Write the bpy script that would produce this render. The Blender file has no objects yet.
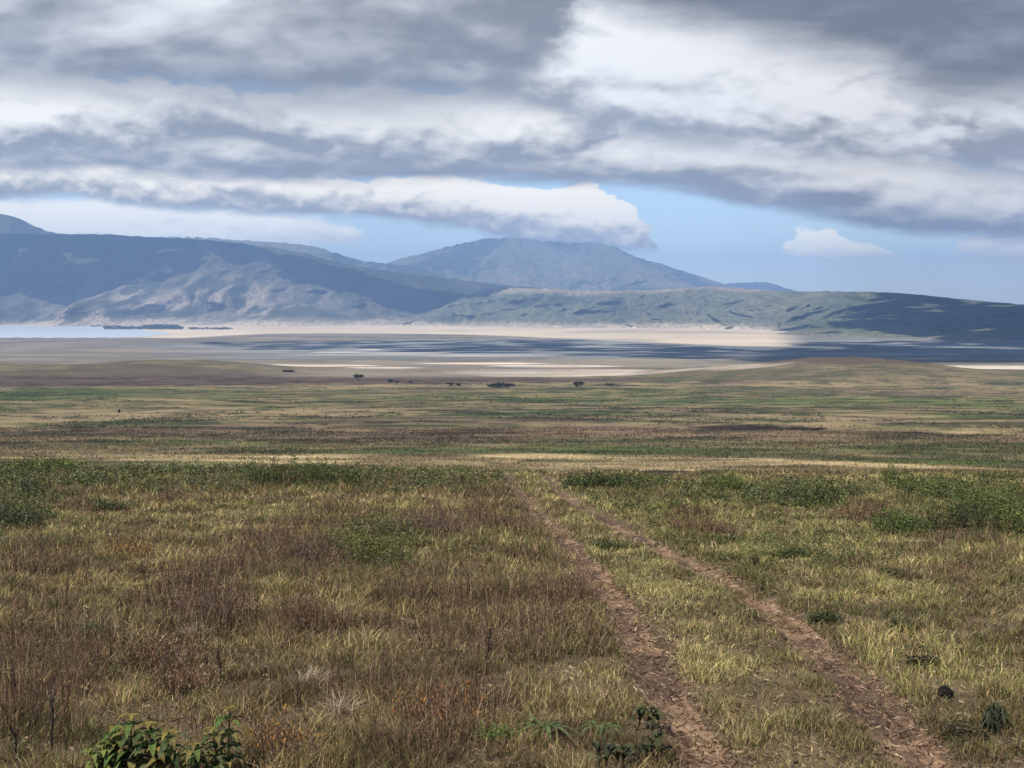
# Savanna crater floor: grassy bank with a two-rut track, plain, soda lake, crater wall, far mountains, broken cloud.
import bpy, math, random
import numpy as np

random.seed(7)
rng = np.random.default_rng(11)
scene = bpy.context.scene
COL = scene.collection

# ------------------------------------------------------------------ camera frame, used once to turn sightings into world points
F = 1300.0
HZ = 310.0
CAMZ = 2.4
PITCH = math.atan((384 - HZ) / F)
CP, SP = math.cos(PITCH), math.sin(PITCH)


def ray(px, py):
    v = (384 - np.asarray(py, float)) / F
    u = (np.asarray(px, float) - 512) / F
    return u, CP + SP * v, -SP + CP * v


def P(px, py, y):
    """world point seen at px, py and standing at forward distance y"""
    u, ry, rz = ray(px, py)
    s = np.asarray(y, float) / ry
    return u * s, ry * s, CAMZ + rz * s


def proj(x, y, z):
    dz = z - CAMZ
    dep = np.maximum(y * CP - dz * SP, 0.05)
    up = y * SP + dz * CP
    return 512 + F * x / dep, 384 - F * up / dep


def slope(py):
    _, ry, rz = ray(512, py)
    return rz / ry


# ------------------------------------------------------------------ noise
def _hash(i, j, seed):
    h = (i.astype(np.int64) * 374761393 + j.astype(np.int64) * 668265263 + seed * 1442695041) & 0xFFFFFFFF
    h = ((h ^ (h >> 13)) * 1274126177) & 0xFFFFFFFF
    h = ((h ^ (h >> 15)) * 1103515245) & 0xFFFFFFFF
    return ((h ^ (h >> 14)) & 0xFFFFFF) / float(0xFFFFFF)


def vnoise(x, y, seed=0):
    x = np.asarray(x, float); y = np.asarray(y, float)
    i = np.floor(x); j = np.floor(y)
    fx = x - i; fy = y - j
    fx = fx * fx * fx * (fx * (fx * 6 - 15) + 10)
    fy = fy * fy * fy * (fy * (fy * 6 - 15) + 10)
    a = _hash(i, j, seed); b = _hash(i + 1, j, seed)
    c = _hash(i, j + 1, seed); d = _hash(i + 1, j + 1, seed)
    return (a + (b - a) * fx) * (1 - fy) + (c + (d - c) * fx) * fy


def fbm(x, y, lam, octs=4, seed=0, gain=0.5):
    """0..1, mean .5"""
    s = 0.0; a = 1.0; t = 0.0
    for k in range(octs):
        ang = 0.6 * k + 0.3
        xr = x * math.cos(ang) - y * math.sin(ang); yr = x * math.sin(ang) + y * math.cos(ang)
        s = s + a * vnoise(xr / lam, yr / lam, seed + 17 * k)
        t += a; a *= gain; lam *= 0.47
    return s / t


def sstep(a, b, x):
    t = np.clip((x - a) / (b - a), 0, 1)
    return t * t * (3 - 2 * t)


def pchip(xk, yk):
    xk = np.array(xk, float); yk = np.array(yk, float)
    h = np.diff(xk); d = np.diff(yk) / h
    m = np.zeros(len(xk))
    for i in range(1, len(xk) - 1):
        if d[i - 1] * d[i] > 0:
            w1 = 2 * h[i] + h[i - 1]; w2 = h[i] + 2 * h[i - 1]
            m[i] = (w1 + w2) / (w1 / d[i - 1] + w2 / d[i])
    m[0] = d[0]; m[-1] = d[-1]

    def f(x):
        x = np.clip(x, xk[0], xk[-1])
        i = np.clip(np.searchsorted(xk, x) - 1, 0, len(xk) - 2)
        t = (x - xk[i]) / h[i]
        return ((1 + 2 * t) * (1 - t) ** 2 * yk[i] + t * (1 - t) ** 2 * h[i] * m[i]
                + t * t * (3 - 2 * t) * yk[i + 1] + t * t * (t - 1) * h[i] * m[i + 1])
    return f


# ------------------------------------------------------------------ terrain
S0 = slope(421.0)
_tab = [(75, 470), (100, 461.5), (130, 453), (200, 437), (350, 416), (600, 397), (1000, 380), (1600, 366), (2200, 357.5), (3000, 349)]
_yk = [0, 20, 40, 56] + [t[0] for t in _tab]
_zk = [S0 * y for y in (0, 20, 40, 56)] + [CAMZ + slope(p) * d for d, p in _tab]
FLOOR = -88.0
_zk[-1] = FLOOR
_yk += [4000, 9000]; _zk += [FLOOR - .01, FLOOR - .02]
_pf = pchip([math.log(y + 12) for y in _yk], _zk)


def prof(y):
    y = np.asarray(y, float)
    return np.where(y > 0, _pf(np.log(np.maximum(y, 0) + 12)), S0 * np.maximum(y, -40) * 1.0)


_ydense = np.exp(np.linspace(math.log(4), math.log(60000), 6000))
_, _pyd = proj(0 * _ydense, _ydense, prof(_ydense))


def y_of(py):
    """forward distance at which the plain is seen at row py"""
    return np.interp(-np.asarray(py, float), -_pyd, _ydense)


LEFT = [(712, 768), (690, 720), (668, 690), (650, 655), (628, 618), (600, 580), (575, 548), (545, 520), (522, 497), (514, 487)]
RIGHT = [(935, 768), (905, 735), (870, 695), (825, 650), (780, 612), (735, 585), (692, 560), (650, 540), (610, 520), (580, 506), (562, 494), (556, 487)]


def rutline(pts):
    ys = [float(y_of(p[1])) for p in pts]
    xs = [float(P(p[0], p[1], y)[0]) for p, y in zip(pts, ys)]
    ys = [-30, 2.0] + ys + [60, 75]
    xs = [xs[0] - .9, xs[0] - .05] + xs + [xs[-1] - .3, xs[-1] - .6]
    return pchip(ys, xs)


RUTL, RUTR = rutline(LEFT), rutline(RIGHT)


def rut(x, y):
    """0..1 rut depth mask, and signed place across the track (0 middle, +-1 ruts)"""
    wob = 0.10 * (fbm(x, y, 1.1, 2, 71) - .5) + .16 * (fbm(x, y, 3.1, 2, 72) - .5)
    a = np.abs(x - RUTL(y) + wob); b = np.abs(x - RUTR(y) - wob)
    m = np.maximum(1 - sstep(.10, .36, a), 1 - sstep(.10, .36, b))
    fade = 1 - sstep(56, 64, y)
    return m * fade, (x - .5 * (RUTL(y) + RUTR(y))) / (.5 * (RUTR(y) - RUTL(y)))


def ell(px, py, rx, ry):
    """a patch of the plain given by where it is seen: centre and half sizes, as world numbers"""
    y = float(y_of(py)); x = float(P(px, py, y)[0])
    y1 = float(y_of(py + ry)); y0 = float(y_of(max(py - ry, 311.6)))
    return x, math.log(y), rx * y / F, max(.5 * (math.log(y0) - math.log(y1)), .004)


def patch(e, x, ly, soft=.5):
    q = ((x - e[0]) / e[2]) ** 2 + ((ly - e[1]) / e[3]) ** 2
    return 1 - sstep(1 - soft, 1 + soft, q)


GULLY = [ell(785, 428, 62, 2.4), ell(985, 432.5, 55, 1.8), ell(545, 427, 40, 1.2), ell(672, 474, 30, 1.8), ell(565, 473.5, 22, 1.2), ell(505, 462.5, 14, 1.8), ell(474, 465, 18, 1.5)]


def gz(x, y):
    x = np.asarray(x, float); y = np.asarray(y, float)
    z = prof(y)
    r = np.hypot(x, y)
    near = 1 - sstep(60, 110, r)
    z = z + near * (.10 * (fbm(x, y, 2.2, 3, 5) - .5) + .20 * (fbm(x, y, 14, 2, 6) - .5))
    mid = sstep(60, 130, r) * (1 - sstep(1500, 2600, r))
    z = z + mid * (.5 * (fbm(x, y, 24, 3, 8) - .5) + 1.2 * (fbm(x, y, 170, 3, 9) - .5) * sstep(150, 500, r))
    m, _ = rut(x, y)
    z = z - .075 * m
    ly = np.log(np.maximum(y, 1.0))
    for e in GULLY[:3]:
        z = z - .9 * patch(e, x, ly, .6)
    for e in GULLY[3:]:
        z = z - .25 * patch(e, x, ly, .6)
    # rising fans at the foot of the crater wall
    z = z + 60 * sstep(8300, 11500, y) ** 1.5
    return z


# ------------------------------------------------------------------ mesh helpers
def mesh_np(name, V, T, C=None, mat=None, parent=None, smooth=False, quads=None):
    V = np.ascontiguousarray(V, np.float32)
    me = bpy.data.meshes.new(name)
    nt = 0 if T is None else len(T); nq = 0 if quads is None else len(quads)
    me.vertices.add(len(V)); me.vertices.foreach_set('co', V.ravel())
    li = []
    if nt: li.append(np.asarray(T, np.int32).ravel())
    if nq: li.append(np.asarray(quads, np.int32).ravel())
    li = np.concatenate(li)
    me.loops.add(len(li)); me.loops.foreach_set('vertex_index', li)
    st = np.concatenate([np.arange(nt) * 3, nt * 3 + np.arange(nq) * 4]).astype(np.int32)
    me.polygons.add(nt + nq); me.polygons.foreach_set('loop_start', st)
    me.update(calc_edges=True)
    if C is not None:
        at = me.attributes.new('col', 'FLOAT_COLOR', 'POINT')
        c4 = np.ones((len(V), 4), np.float32); c4[:, :3] = C
        at.data.foreach_set('color', c4.ravel())
    if smooth:
        me.polygons.foreach_set('use_smooth', np.ones(nt + nq, bool))
    if mat: me.materials.append(mat)
    ob = bpy.data.objects.new(name, me); COL.objects.link(ob)
    if parent is not None: ob.parent = parent
    return ob


def grid_quads(nr, nc):
    i = np.arange(nr - 1)[:, None] * nc + np.arange(nc - 1)[None, :]
    i = i.ravel()
    return np.stack([i, i + 1, i + nc + 1, i + nc], 1)


def tag(o, label, cat, kind=None, group=None):
    o['label'] = label; o['category'] = cat
    if kind: o['kind'] = kind
    if group: o['group'] = group
    return o


def empty(name, loc):
    o = bpy.data.objects.new(name, None); COL.objects.link(o); o.location = loc
    o.empty_display_size = .2
    return o


# ------------------------------------------------------------------ materials
def new_mat(name):
    m = bpy.data.materials.new(name); m.use_nodes = True
    nt = m.node_tree; nt.nodes.clear()
    return m, nt, nt.nodes.new, nt.links.new


def noise_node(nt, vec, scale, detail=4, rough=.55):
    n = nt.nodes.new('ShaderNodeTexNoise'); n.inputs['Scale'].default_value = scale
    n.inputs['Detail'].default_value = detail; n.inputs['Roughness'].default_value = rough
    nt.links.new(vec, n.inputs['Vector'])
    return n.outputs['Fac']


def maprange(nt, val, a, b, c, d):
    n = nt.nodes.new('ShaderNodeMapRange')
    for k, v in zip((1, 2, 3, 4), (a, b, c, d)): n.inputs[k].default_value = v
    nt.links.new(val, n.inputs[0])
    return n.outputs[0]


def mul(nt, a, b):
    n = nt.nodes.new('ShaderNodeMath'); n.operation = 'MULTIPLY'
    nt.links.new(a, n.inputs[0])
    if isinstance(b, (int, float)): n.inputs[1].default_value = b
    else: nt.links.new(b, n.inputs[1])
    return n.outputs[0]


def land_material(name, scales, rough=.95, bump=None, depth=1.0):
    """ground cover: the mesh's own macro colour, broken up by noise at several sizes"""
    m, nt, N, L = new_mat(name)
    out = N('ShaderNodeOutputMaterial'); b = N('ShaderNodeBsdfPrincipled')
    b.inputs['Roughness'].default_value = rough; b.inputs['Specular IOR Level'].default_value = .08
    at = N('ShaderNodeAttribute'); at.attribute_name = 'col'
    geo = N('ShaderNodeNewGeometry')
    mp = N('ShaderNodeMapping'); mp.inputs['Scale'].default_value = (1, depth, 1); L(geo.outputs['Position'], mp.inputs['Vector'])
    fac = None
    for sc, lo, hi, det in scales:
        f = maprange(nt, noise_node(nt, mp.outputs[0], sc, det), .3, .7, lo, hi)
        fac = f if fac is None else mul(nt, fac, f)
    vm = N('ShaderNodeVectorMath'); vm.operation = 'SCALE'
    L(at.outputs['Color'], vm.inputs[0]); L(fac, vm.inputs['Scale'])
    L(vm.outputs[0], b.inputs['Base Color'])
    if bump:
        bn = N('ShaderNodeBump'); bn.inputs['Strength'].default_value = bump[1]; bn.inputs['Distance'].default_value = bump[2]
        L(noise_node(nt, geo.outputs['Position'], bump[0], 5, .6), bn.inputs['Height']); L(bn.outputs[0], b.inputs['Normal'])
    L(b.outputs[0], out.inputs[0])
    return m


def leaf_material(name, trans=.3, rough=.55, spec=.2):
    m, nt, N, L = new_mat(name)
    out = N('ShaderNodeOutputMaterial'); b = N('ShaderNodeBsdfPrincipled'); t = N('ShaderNodeBsdfTranslucent'); mx = N('ShaderNodeMixShader')
    b.inputs['Roughness'].default_value = rough; b.inputs['Specular IOR Level'].default_value = spec
    at = N('ShaderNodeAttribute'); at.attribute_name = 'col'
    geo = N('ShaderNodeNewGeometry')
    f = maprange(nt, noise_node(nt, geo.outputs['Position'], 37, 2), .3, .7, .75, 1.25)
    vm = N('ShaderNodeVectorMath'); vm.operation = 'SCALE'
    L(at.outputs['Color'], vm.inputs[0]); L(f, vm.inputs['Scale'])
    L(vm.outputs[0], b.inputs['Base Color']); L(vm.outputs[0], t.inputs['Color'])
    mx.inputs[0].default_value = trans
    L(b.outputs[0], mx.inputs[1]); L(t.outputs[0], mx.inputs[2]); L(mx.outputs[0], out.inputs[0])
    return m


M_GROUND = land_material('ground_cover', [(.035, .88, 1.12, 5), (.25, .8, 1.2, 5), (2.3, .72, 1.3, 5)], bump=(1.6, .6, .25))
M_WALL = land_material('wooded_slope', [(.004, .85, 1.15, 5), (.03, .75, 1.25, 4), (.075, .6, 1.45, 2)], bump=(.03, .8, 20.0), depth=.3)
M_FARWALL = land_material('far_slope', [(.0025, .88, 1.12, 5), (.016, .8, 1.2, 4), (.05, .7, 1.3, 2)], bump=(.018, .8, 30.0), depth=.3)
M_GRASS = leaf_material('grass_blades', .3)
M_WEED = leaf_material('dry_stems', .15, .8, .08)
M_LEAF = leaf_material('green_leaves', .3, .5, .25)
M_BROAD = leaf_material('broad_leaves', .28, .7, .1)
M_TRACK = land_material('trodden_soil', [(1.2, .85, 1.15, 4), (9, .65, 1.35, 5), (40, .75, 1.25, 3)], bump=(14, .7, .05))

# ------------------------------------------------------------------ plain colours
OLIVE = np.array([.106, .090, .045]); GREEN = np.array([.070, .090, .027]); STRAW = np.array([.34, .255, .13])
TAN = np.array([.165, .125, .07]); BROWN = np.array([.092, .062, .042]); RED = np.array([.135, .085, .058])
DARKG = np.array([.04, .052, .022]); BEACH = np.array([.47, .38, .27]); FLOORGREY = np.array([.17, .175, .165])
MAUVE = np.array([.165, .137, .100]); SALT = np.array([.66, .54, .42])

# (px, py, half width, half height, colour, weight)
PATCHES = [
    (210, 379.5, 400, 5.0, BROWN * .82, 1.6), (40, 382, 260, 4.5, BROWN * .8, 1.5), (90, 394, 170, 6.0, GREEN * .8, 1.2), (250, 396, 60, 3.5, GREEN, .6),
    (60, 366, 260, 6, OLIVE * 1.1, .7), (60, 415, 150, 8, TAN * 1.2, .7), (60, 432, 160, 5, BROWN, .7), (330, 437, 220, 4.2, BROWN * .9, .75),
    (200, 444, 90, 3.2, GREEN, .8), (560, 449, 120, 3.6, GREEN, .85), (250, 450, 60, 2.6, GREEN, .75), (420, 449, 50, 2.5, GREEN, .7),
    (640, 452, 320, 3.6, GREEN * .95, .7), (950, 452, 120, 5.5, GREEN, .8), (880, 403, 130, 5.0, GREEN, .85), (1010, 408, 60, 5, GREEN, .6),
    (730, 417, 120, 3, TAN * 1.15, .6), (860, 418, 90, 3, TAN * 1.2, .6), (650, 431, 300, 5, RED, .65), (870, 438, 170, 3.5, RED, .6),
    (430, 405, 150, 4, OLIVE, .5), (560, 413, 120, 4, DARKG * 1.5, .5), (420, 420, 150, 4, BROWN * 1.1, .5), (640, 402, 100, 4, DARKG * 1.6, .5),
    (350, 393, 180, 4, OLIVE * 1.1, .6), (940, 392, 110, 4, RED * 1.05, .5), (760, 392, 120, 4, OLIVE * .9, .6),
    # pale dry strip below the bank
    (430, 460, 340, 5.5, STRAW * 1.1, 1.4), (640, 467, 300, 6.5, STRAW * 1.1, 1.4), (880, 471, 160, 5, STRAW, 1.2), (130, 457, 120, 3, STRAW * .9, .8), (330, 466, 200, 5, STRAW * .9, .8),
    (430, 470, 70, 4, STRAW * np.array([.8, .92, .8]), .6),
    (130, 464, 100, 2.2, GREEN, 1.0), (560, 461.5, 60, 1.4, GREEN, .9), (420, 456, 80, 1.3, BROWN, .8), (760, 467.5, 60, 1.6, OLIVE, .9), (950, 463, 100, 3, GREEN, .9), (250, 470, 80, 1.4, OLIVE, .9), (690, 460, 70, 1.2, BROWN, .7), (350, 462, 40, 1.2, OLIVE, .9),
    # gullies and rims, coloured darker than the plain
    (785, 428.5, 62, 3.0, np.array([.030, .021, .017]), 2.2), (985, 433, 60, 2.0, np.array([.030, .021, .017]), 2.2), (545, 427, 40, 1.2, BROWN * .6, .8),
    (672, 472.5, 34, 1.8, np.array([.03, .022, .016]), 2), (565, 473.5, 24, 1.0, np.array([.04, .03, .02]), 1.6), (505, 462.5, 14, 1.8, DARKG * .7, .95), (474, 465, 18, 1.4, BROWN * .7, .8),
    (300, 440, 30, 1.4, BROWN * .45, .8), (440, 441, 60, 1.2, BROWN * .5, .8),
]
FARP = [
    # floor beyond the plain
    (170, 352, 300, 8, MAUVE, .9), (450, 371, 210, 7, MAUVE * 1.1, .75), (330, 343, 260, 4, MAUVE * .85, .6),
    (640, 349, 420, 9.5, FLOORGREY, .95), (930, 347, 250, 14, FLOORGREY * .8, .95), (420, 357, 260, 2.6, FLOORGREY * .8, .7), (360, 345, 260, 3.5, FLOORGREY, .6),  # grey bands across the floor
    (600, 355, 320, 1.3, np.array([.3, .29, .27]), .45),
    (560, 371.5, 130, 3.2, SALT * .55, .9), (640, 375, 95, 1.4, SALT * .85, .9), (300, 365.5, 70, .9, SALT, .95), (370, 367.5, 45, .8, SALT * .9, .9), (480, 363.5, 70, .9, SALT * .95, .9), (560, 366, 70, 1.1, SALT * .9, .8),
    (520, 376, 55, .8, SALT, .8), (285, 347.5, 22, .5, SALT, .9), (345, 352.2, 18, .5, SALT, 1), (400, 353.0, 45, .5, SALT, 1), (365, 349.5, 25, .4, SALT, .8), (480, 356, 60, .5, SALT * .85, .8), (690, 360, 100, .5, SALT * .6, .6),
    (740, 376.5, 45, 1, SALT * .95, .9), (1000, 368, 110, 2.4, SALT * .7, .95), (905, 366, 60, 1.2, SALT * .8, .9), (870, 345, 26, .7, SALT, .95),
]
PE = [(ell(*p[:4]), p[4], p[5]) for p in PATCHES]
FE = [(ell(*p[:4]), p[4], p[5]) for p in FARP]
BEACHLINE = ([-400, 0, 180, 260, 380, 520, 640, 740, 830, 1000, 1300], [337, 337, 338, 334, 333.5, 336, 342, 346.5, 346, 340, 340])


def ground_colour(x, y, z):
    r = np.hypot(x, y); ly = np.log(np.maximum(y, 1.0))
    px, py = proj(x, np.maximum(y, 1), z)
    n = len(x)
    g1 = fbm(x, y, 42, 5, 21); g2 = fbm(x, y, 17, 5, 22); g3 = fbm(x, y, 90, 5, 23); g4 = fbm(x, y * 1.6, 9, 4, 24)
    far = sstep(250, 900, r)
    G1 = g1 * (1 - far) + fbm(x, y, 260, 6, 25) * far
    G2 = g2 * (1 - far) + fbm(x, y, 110, 6, 26) * far
    C = np.tile(OLIVE, (n, 1)).astype(float)

    def mix(col, w):
        nonlocal C
        w = np.clip(w, 0, 1)[:, None]
        C = C * (1 - w) + np.asarray(col) * w
    h1 = fbm(x, y, 170, 7, 27, .66); h2 = fbm(x, y, 120, 7, 28, .68); h3 = fbm(x, y, 210, 7, 29, .66)
    mix(TAN, sstep(.47, .54, h1))
    mix(BROWN * 1.15, .85 * sstep(.53, .565, h2))
    mix(GREEN, .85 * sstep(.53, .57, h3 - .5 * (h1 - .5)))
    mix(STRAW * .8, .7 * sstep(.54, .58, 1 - h2 + .2 * (h1 - .5)))
    f1 = fbm(x, y, 24, 5, 42, .6); f2 = fbm(x, y, 30, 5, 43, .6); f3 = fbm(x, y, 15, 4, 44, .6)
    k = .5 + .5 * sstep(120, 220, r)
    mix(BROWN * .85, .75 * k * sstep(.545, .58, f1)); mix(GREEN * .8, .6 * k * sstep(.55, .585, f2)); mix(STRAW * .75, .55 * k * sstep(.56, .60, f3))
    mix(DARKG * .8, .7 * k * sstep(.585, .61, 1 - f3 + .35 * (f1 - .5)))
    # warped named patches
    wx = (fbm(x, y, 30, 4, 31) - .5); wy = (fbm(x, y, 30, 4, 33) - .5)
    bx = x + r * .09 * wx + r * .05 * (g4 - .5)
    lw = .16 * wy + .06 * (g4 - .5)
    tex = sstep(.42, .57, f1 * .5 + f3 * .5); tex2 = sstep(.44, .52, f2 * .6 + h2 * .4)
    damp = np.clip((r / 200.0), .35, 1)
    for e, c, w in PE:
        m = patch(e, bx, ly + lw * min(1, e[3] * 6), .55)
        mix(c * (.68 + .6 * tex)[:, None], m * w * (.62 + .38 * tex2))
    C *= .86
    mix(MAUVE * 1.05 * (.75 + .5 * sstep(.42, .58, h1))[:, None], .8 * sstep(1300, 1700, y + 500 * (G2 - .5)))
    fw = .05 * (fbm(x, y, 500, 4, 36) - .5)
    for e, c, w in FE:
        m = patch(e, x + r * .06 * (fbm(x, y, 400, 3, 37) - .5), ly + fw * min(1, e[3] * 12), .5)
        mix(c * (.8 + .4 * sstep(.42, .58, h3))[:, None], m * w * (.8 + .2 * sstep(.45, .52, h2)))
    # pale ground at the foot of the wall
    by = np.interp(px, BEACHLINE[0], BEACHLINE[1])
    bd = by - py + 3.0 * (fbm(x, y, 600, 4, 38) - .5)
    bc = BEACH * (.80 + .45 * fbm(x, y, 300, 5, 39))[:, None]
    w = sstep(-.4, .8, bd) * (y > 3000) * (1 - .92 * sstep(765, 815, px))
    w = w * (1 - .45 * sstep(.52, .58, fbm(x, y, 900, 6, 40)))
    wv = np.clip(w, 0, 1)[:, None]
    C = C * (1 - wv) + bc * wv
    # bank in front: soil and old straw under the grass
    near = 1 - sstep(58, 70, r)
    nc = np.array([.10, .072, .042]) * (.75 + .5 * fbm(x, y, .9, 3, 41))[:, None]
    C = C * (1 - near[:, None]) + nc * near[:, None]
    return C


# ------------------------------------------------------------------ ground sheet
def build_ground():
    fine = np.radians(np.arange(-27, 27.001, .085))
    side = np.radians(np.concatenate([np.linspace(27.6, 60, 50), np.linspace(63, 180, 26)]))
    th = np.concatenate([-side[::-1], fine, side])          # 0 = straight ahead
    rr = [1.2]
    while rr[-1] < 20800:
        r = rr[-1]
        k = .02 if r < 5 else .0055 if r < 70 else .006 if r < 600 else .008 if r < 9500 else .05
        rr.append(r * (1 + k))
    rr = np.array(rr)
    R, T = np.meshgrid(rr, th, indexing='ij')
    x = (R * np.sin(T)).ravel(); y = (R * np.cos(T)).ravel()
    z = gz(x, y)
    C = ground_colour(x, y, z)
    V = np.stack([x, y, z], 1)
    nr, nc = R.shape
    q = grid_quads(nr, nc)
    # cap the small hole under the camera
    V = np.vstack([V, [[0, 0, float(gz(0, 0))]]]); C = np.vstack([C, C[:1]])
    k = np.arange(nc - 1)
    tri = np.stack([np.full(nc - 1, len(V) - 1), k + 1, k], 1)
    q = q[:, ::-1]
    o = mesh_np('ground', V, tri, C, M_GROUND, smooth=True, quads=q)
    tag(o, 'grassy bank falling away to a wide patchy olive and brown plain', 'ground', 'structure')


build_ground()


# the two ruts: a strip of trodden soil laid just above the sheet
def build_track():
    Vs, Qs, Cs = [], [], []
    ys = np.concatenate([np.arange(-12, 4, .25), np.arange(4, 30, .06), np.arange(30, 60, .12)])
    us = np.linspace(-1, 1, 17)
    base = 0
    for fn, sd in ((RUTL, 1), (RUTR, 2)):
        hw = (.10 + .14 * fbm(ys, ys * 0 + sd * 9, .9, 3, 51) + .08 * fbm(ys, ys * 0, .25, 2, 52 + sd)) * (1 - .45 * sstep(22, 50, ys))
        wob = .16 * (fbm(ys, ys * 0 + sd * 5, 1.7, 3, 53) - .5)
        Y = np.repeat(ys, 17); X = (fn(ys) + wob)[:, None] + hw[:, None] * us[None, :]
        X = X.ravel()
        Z = gz(X, Y) + .012
        a = np.abs(np.tile(us, len(ys)))
        t = fbm(X, Y, .35, 4, 54); t2 = fbm(X, Y * .6, 1.6, 3, 55)
        soil = np.array([.160, .096, .060]); dust = np.array([.225, .145, .088]); dark = np.array([.072, .047, .034])
        w = sstep(.42, .62, t * .5 + t2 * .5 + .12 * (a - .5))[:, None]
        C = soil * (1 - w) + dust * w
        w = (sstep(.46, .60, 1 - t2 * .6 - t * .4 - .12 * (a - .4)) * .85 + .5 * sstep(24, 40, Y)).clip(0, .9)[:, None]
        C = C * (1 - w) + dark * w
        Vs.append(np.stack([X, Y, Z], 1)); Cs.append(C); Qs.append(grid_quads(len(ys), 17) + base); base += len(X)
    o = mesh_np('dirt_track', np.vstack(Vs), None, np.vstack(Cs), M_TRACK, smooth=True, quads=np.vstack(Qs))
    tag(o, 'two reddish brown dirt ruts curving through the grass', 'track', 'structure')


build_track()


# ------------------------------------------------------------------ low hills of the plain
def build_hill(name, label, cx, y0, y1, pts, crest_dark):
    """rounded hill: pts = px, height in metres along its length; y0..y1 its near and far foot"""
    yc = .5 * (y0 + y1)
    xs = np.array([(p[0] - 512) * yc / F for p in pts]); hs = pchip(xs, [p[1] for p in pts])
    X = np.linspace(xs[0], xs[-1], 420); Y = np.linspace(y0, y1, 120)
    gy, gx = np.meshgrid(Y, X, indexing='ij'); x = gx.ravel(); y = gy.ravel()
    t = (y - yc) / (.5 * (y1 - y0))
    t = t + .25 * (fbm(x, y, 120, 3, 61) - .5) * (1 - np.abs(t))
    env = np.clip(1 - t * t, 0, 1) ** 1.6
    h = hs(x) * env
    z = gz(x, y) - .5 + h * (1 + .12 * (fbm(x, y, 60, 4, 62) - .5)) + .35 * (h > .8) * (fbm(x, y, 9, 2, 63) - .5)
    C = ground_colour(x, y, gz(x, y))
    base = OLIVE * .55 + TAN * .25
    base = base * (.75 + .5 * fbm(x, y, 40, 5, 64))[:, None]
    w = sstep(1.0, 3.0, h)[:, None] * .85
    C = C * (1 - w * .62) + base * w * .62
    top = sstep(.62, .80, h / max(p[1] for p in pts) + .25 * (fbm(x, y, 30, 4, 65) - .5)) * crest_dark
    C = C * (1 - top[:, None]) + BROWN * .8 * top[:, None]
    o = mesh_np(name, np.stack([x, y, z], 1), None, C, M_GROUND, smooth=True, quads=grid_quads(120, 420))
    tag(o, label, 'hill', 'structure')


build_hill('hill', 'rounded olive hill with a dark brown cap, rising by itself from the plain', 0, 820, 1420,
           [(560, 0), (640, 2), (690, 5.5), (740, 9), (790, 13.5), (830, 17), (862, 17.5), (900, 14.5), (945, 9.5), (985, 7), (1040, 6), (1100, 5), (1250, 3), (1400, 0)], .9)
build_hill('hill', 'long low olive rise between the dark brown band and the mauve crater floor', 0, 1000, 1600,
           [(-420, 0), (-200, 9), (-60, 9), (40, 8), (100, 9.5), (150, 12.5), (190, 12.5), (230, 9), (270, 4), (330, 0)], .25)


# ------------------------------------------------------------------ lake
def build_lake():
    edge = [(-420, 326), (-200, 323), (0, 322.6), (60, 323.2), (95, 326.2), (135, 329), (150, 331), (172, 333), (166, 334.6), (150, 334.8), (158, 336.2), (120, 337.6), (60, 337.9), (0, 337.7), (-200, 338.2), (-420, 339)]
    zl = FLOOR + .35
    pts = []
    for i in range(len(edge)):
        a, b = edge[i], edge[(i + 1) % len(edge)]
        for k in range(24):
            t = k / 24; p = a[0] * (1 - t) + b[0] * t; q = a[1] * (1 - t) + b[1] * t
            q += .22 * math.sin(p * .31 + i) + .15 * math.sin(p * .87)
            u, ry, rz = ray(p, q)
            s = (zl - CAMZ) / float(rz)
            pts.append((float(u) * s, float(ry) * s, zl))
    me = bpy.data.meshes.new('lake'); me.from_pydata(pts, [], [list(range(len(pts)))]); me.update()
    o = bpy.data.objects.new('lake', me); COL.objects.link(o)
    m, nt, N, L = new_mat('milky_water')
    out = N('ShaderNodeOutputMaterial'); b = N('ShaderNodeBsdfPrincipled')
    b.inputs['Roughness'].default_value = .28; b.inputs['IOR'].default_value = 1.33
    geo = N('ShaderNodeNewGeometry')
    r = N('ShaderNodeValToRGB'); r.color_ramp.elements[0].color = (.42, .46, .50, 1); r.color_ramp.elements[1].color = (.54, .56, .58, 1)
    L(noise_node(nt, geo.outputs['Position'], .0016, 4), r.inputs[0]); L(r.outputs[0], b.inputs['Base Color'])
    bp = N('ShaderNodeBump'); bp.inputs['Strength'].default_value = .25; bp.inputs['Distance'].default_value = .6
    L(noise_node(nt, geo.outputs['Position'], .25, 3), bp.inputs['Height']); L(bp.outputs[0], b.inputs['Normal'])
    L(b.outputs[0], out.inputs[0])
    me.materials.append(m)
    tag(o, 'pale blue grey soda lake below the dark crater wall', 'lake', 'structure')


build_lake()


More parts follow.
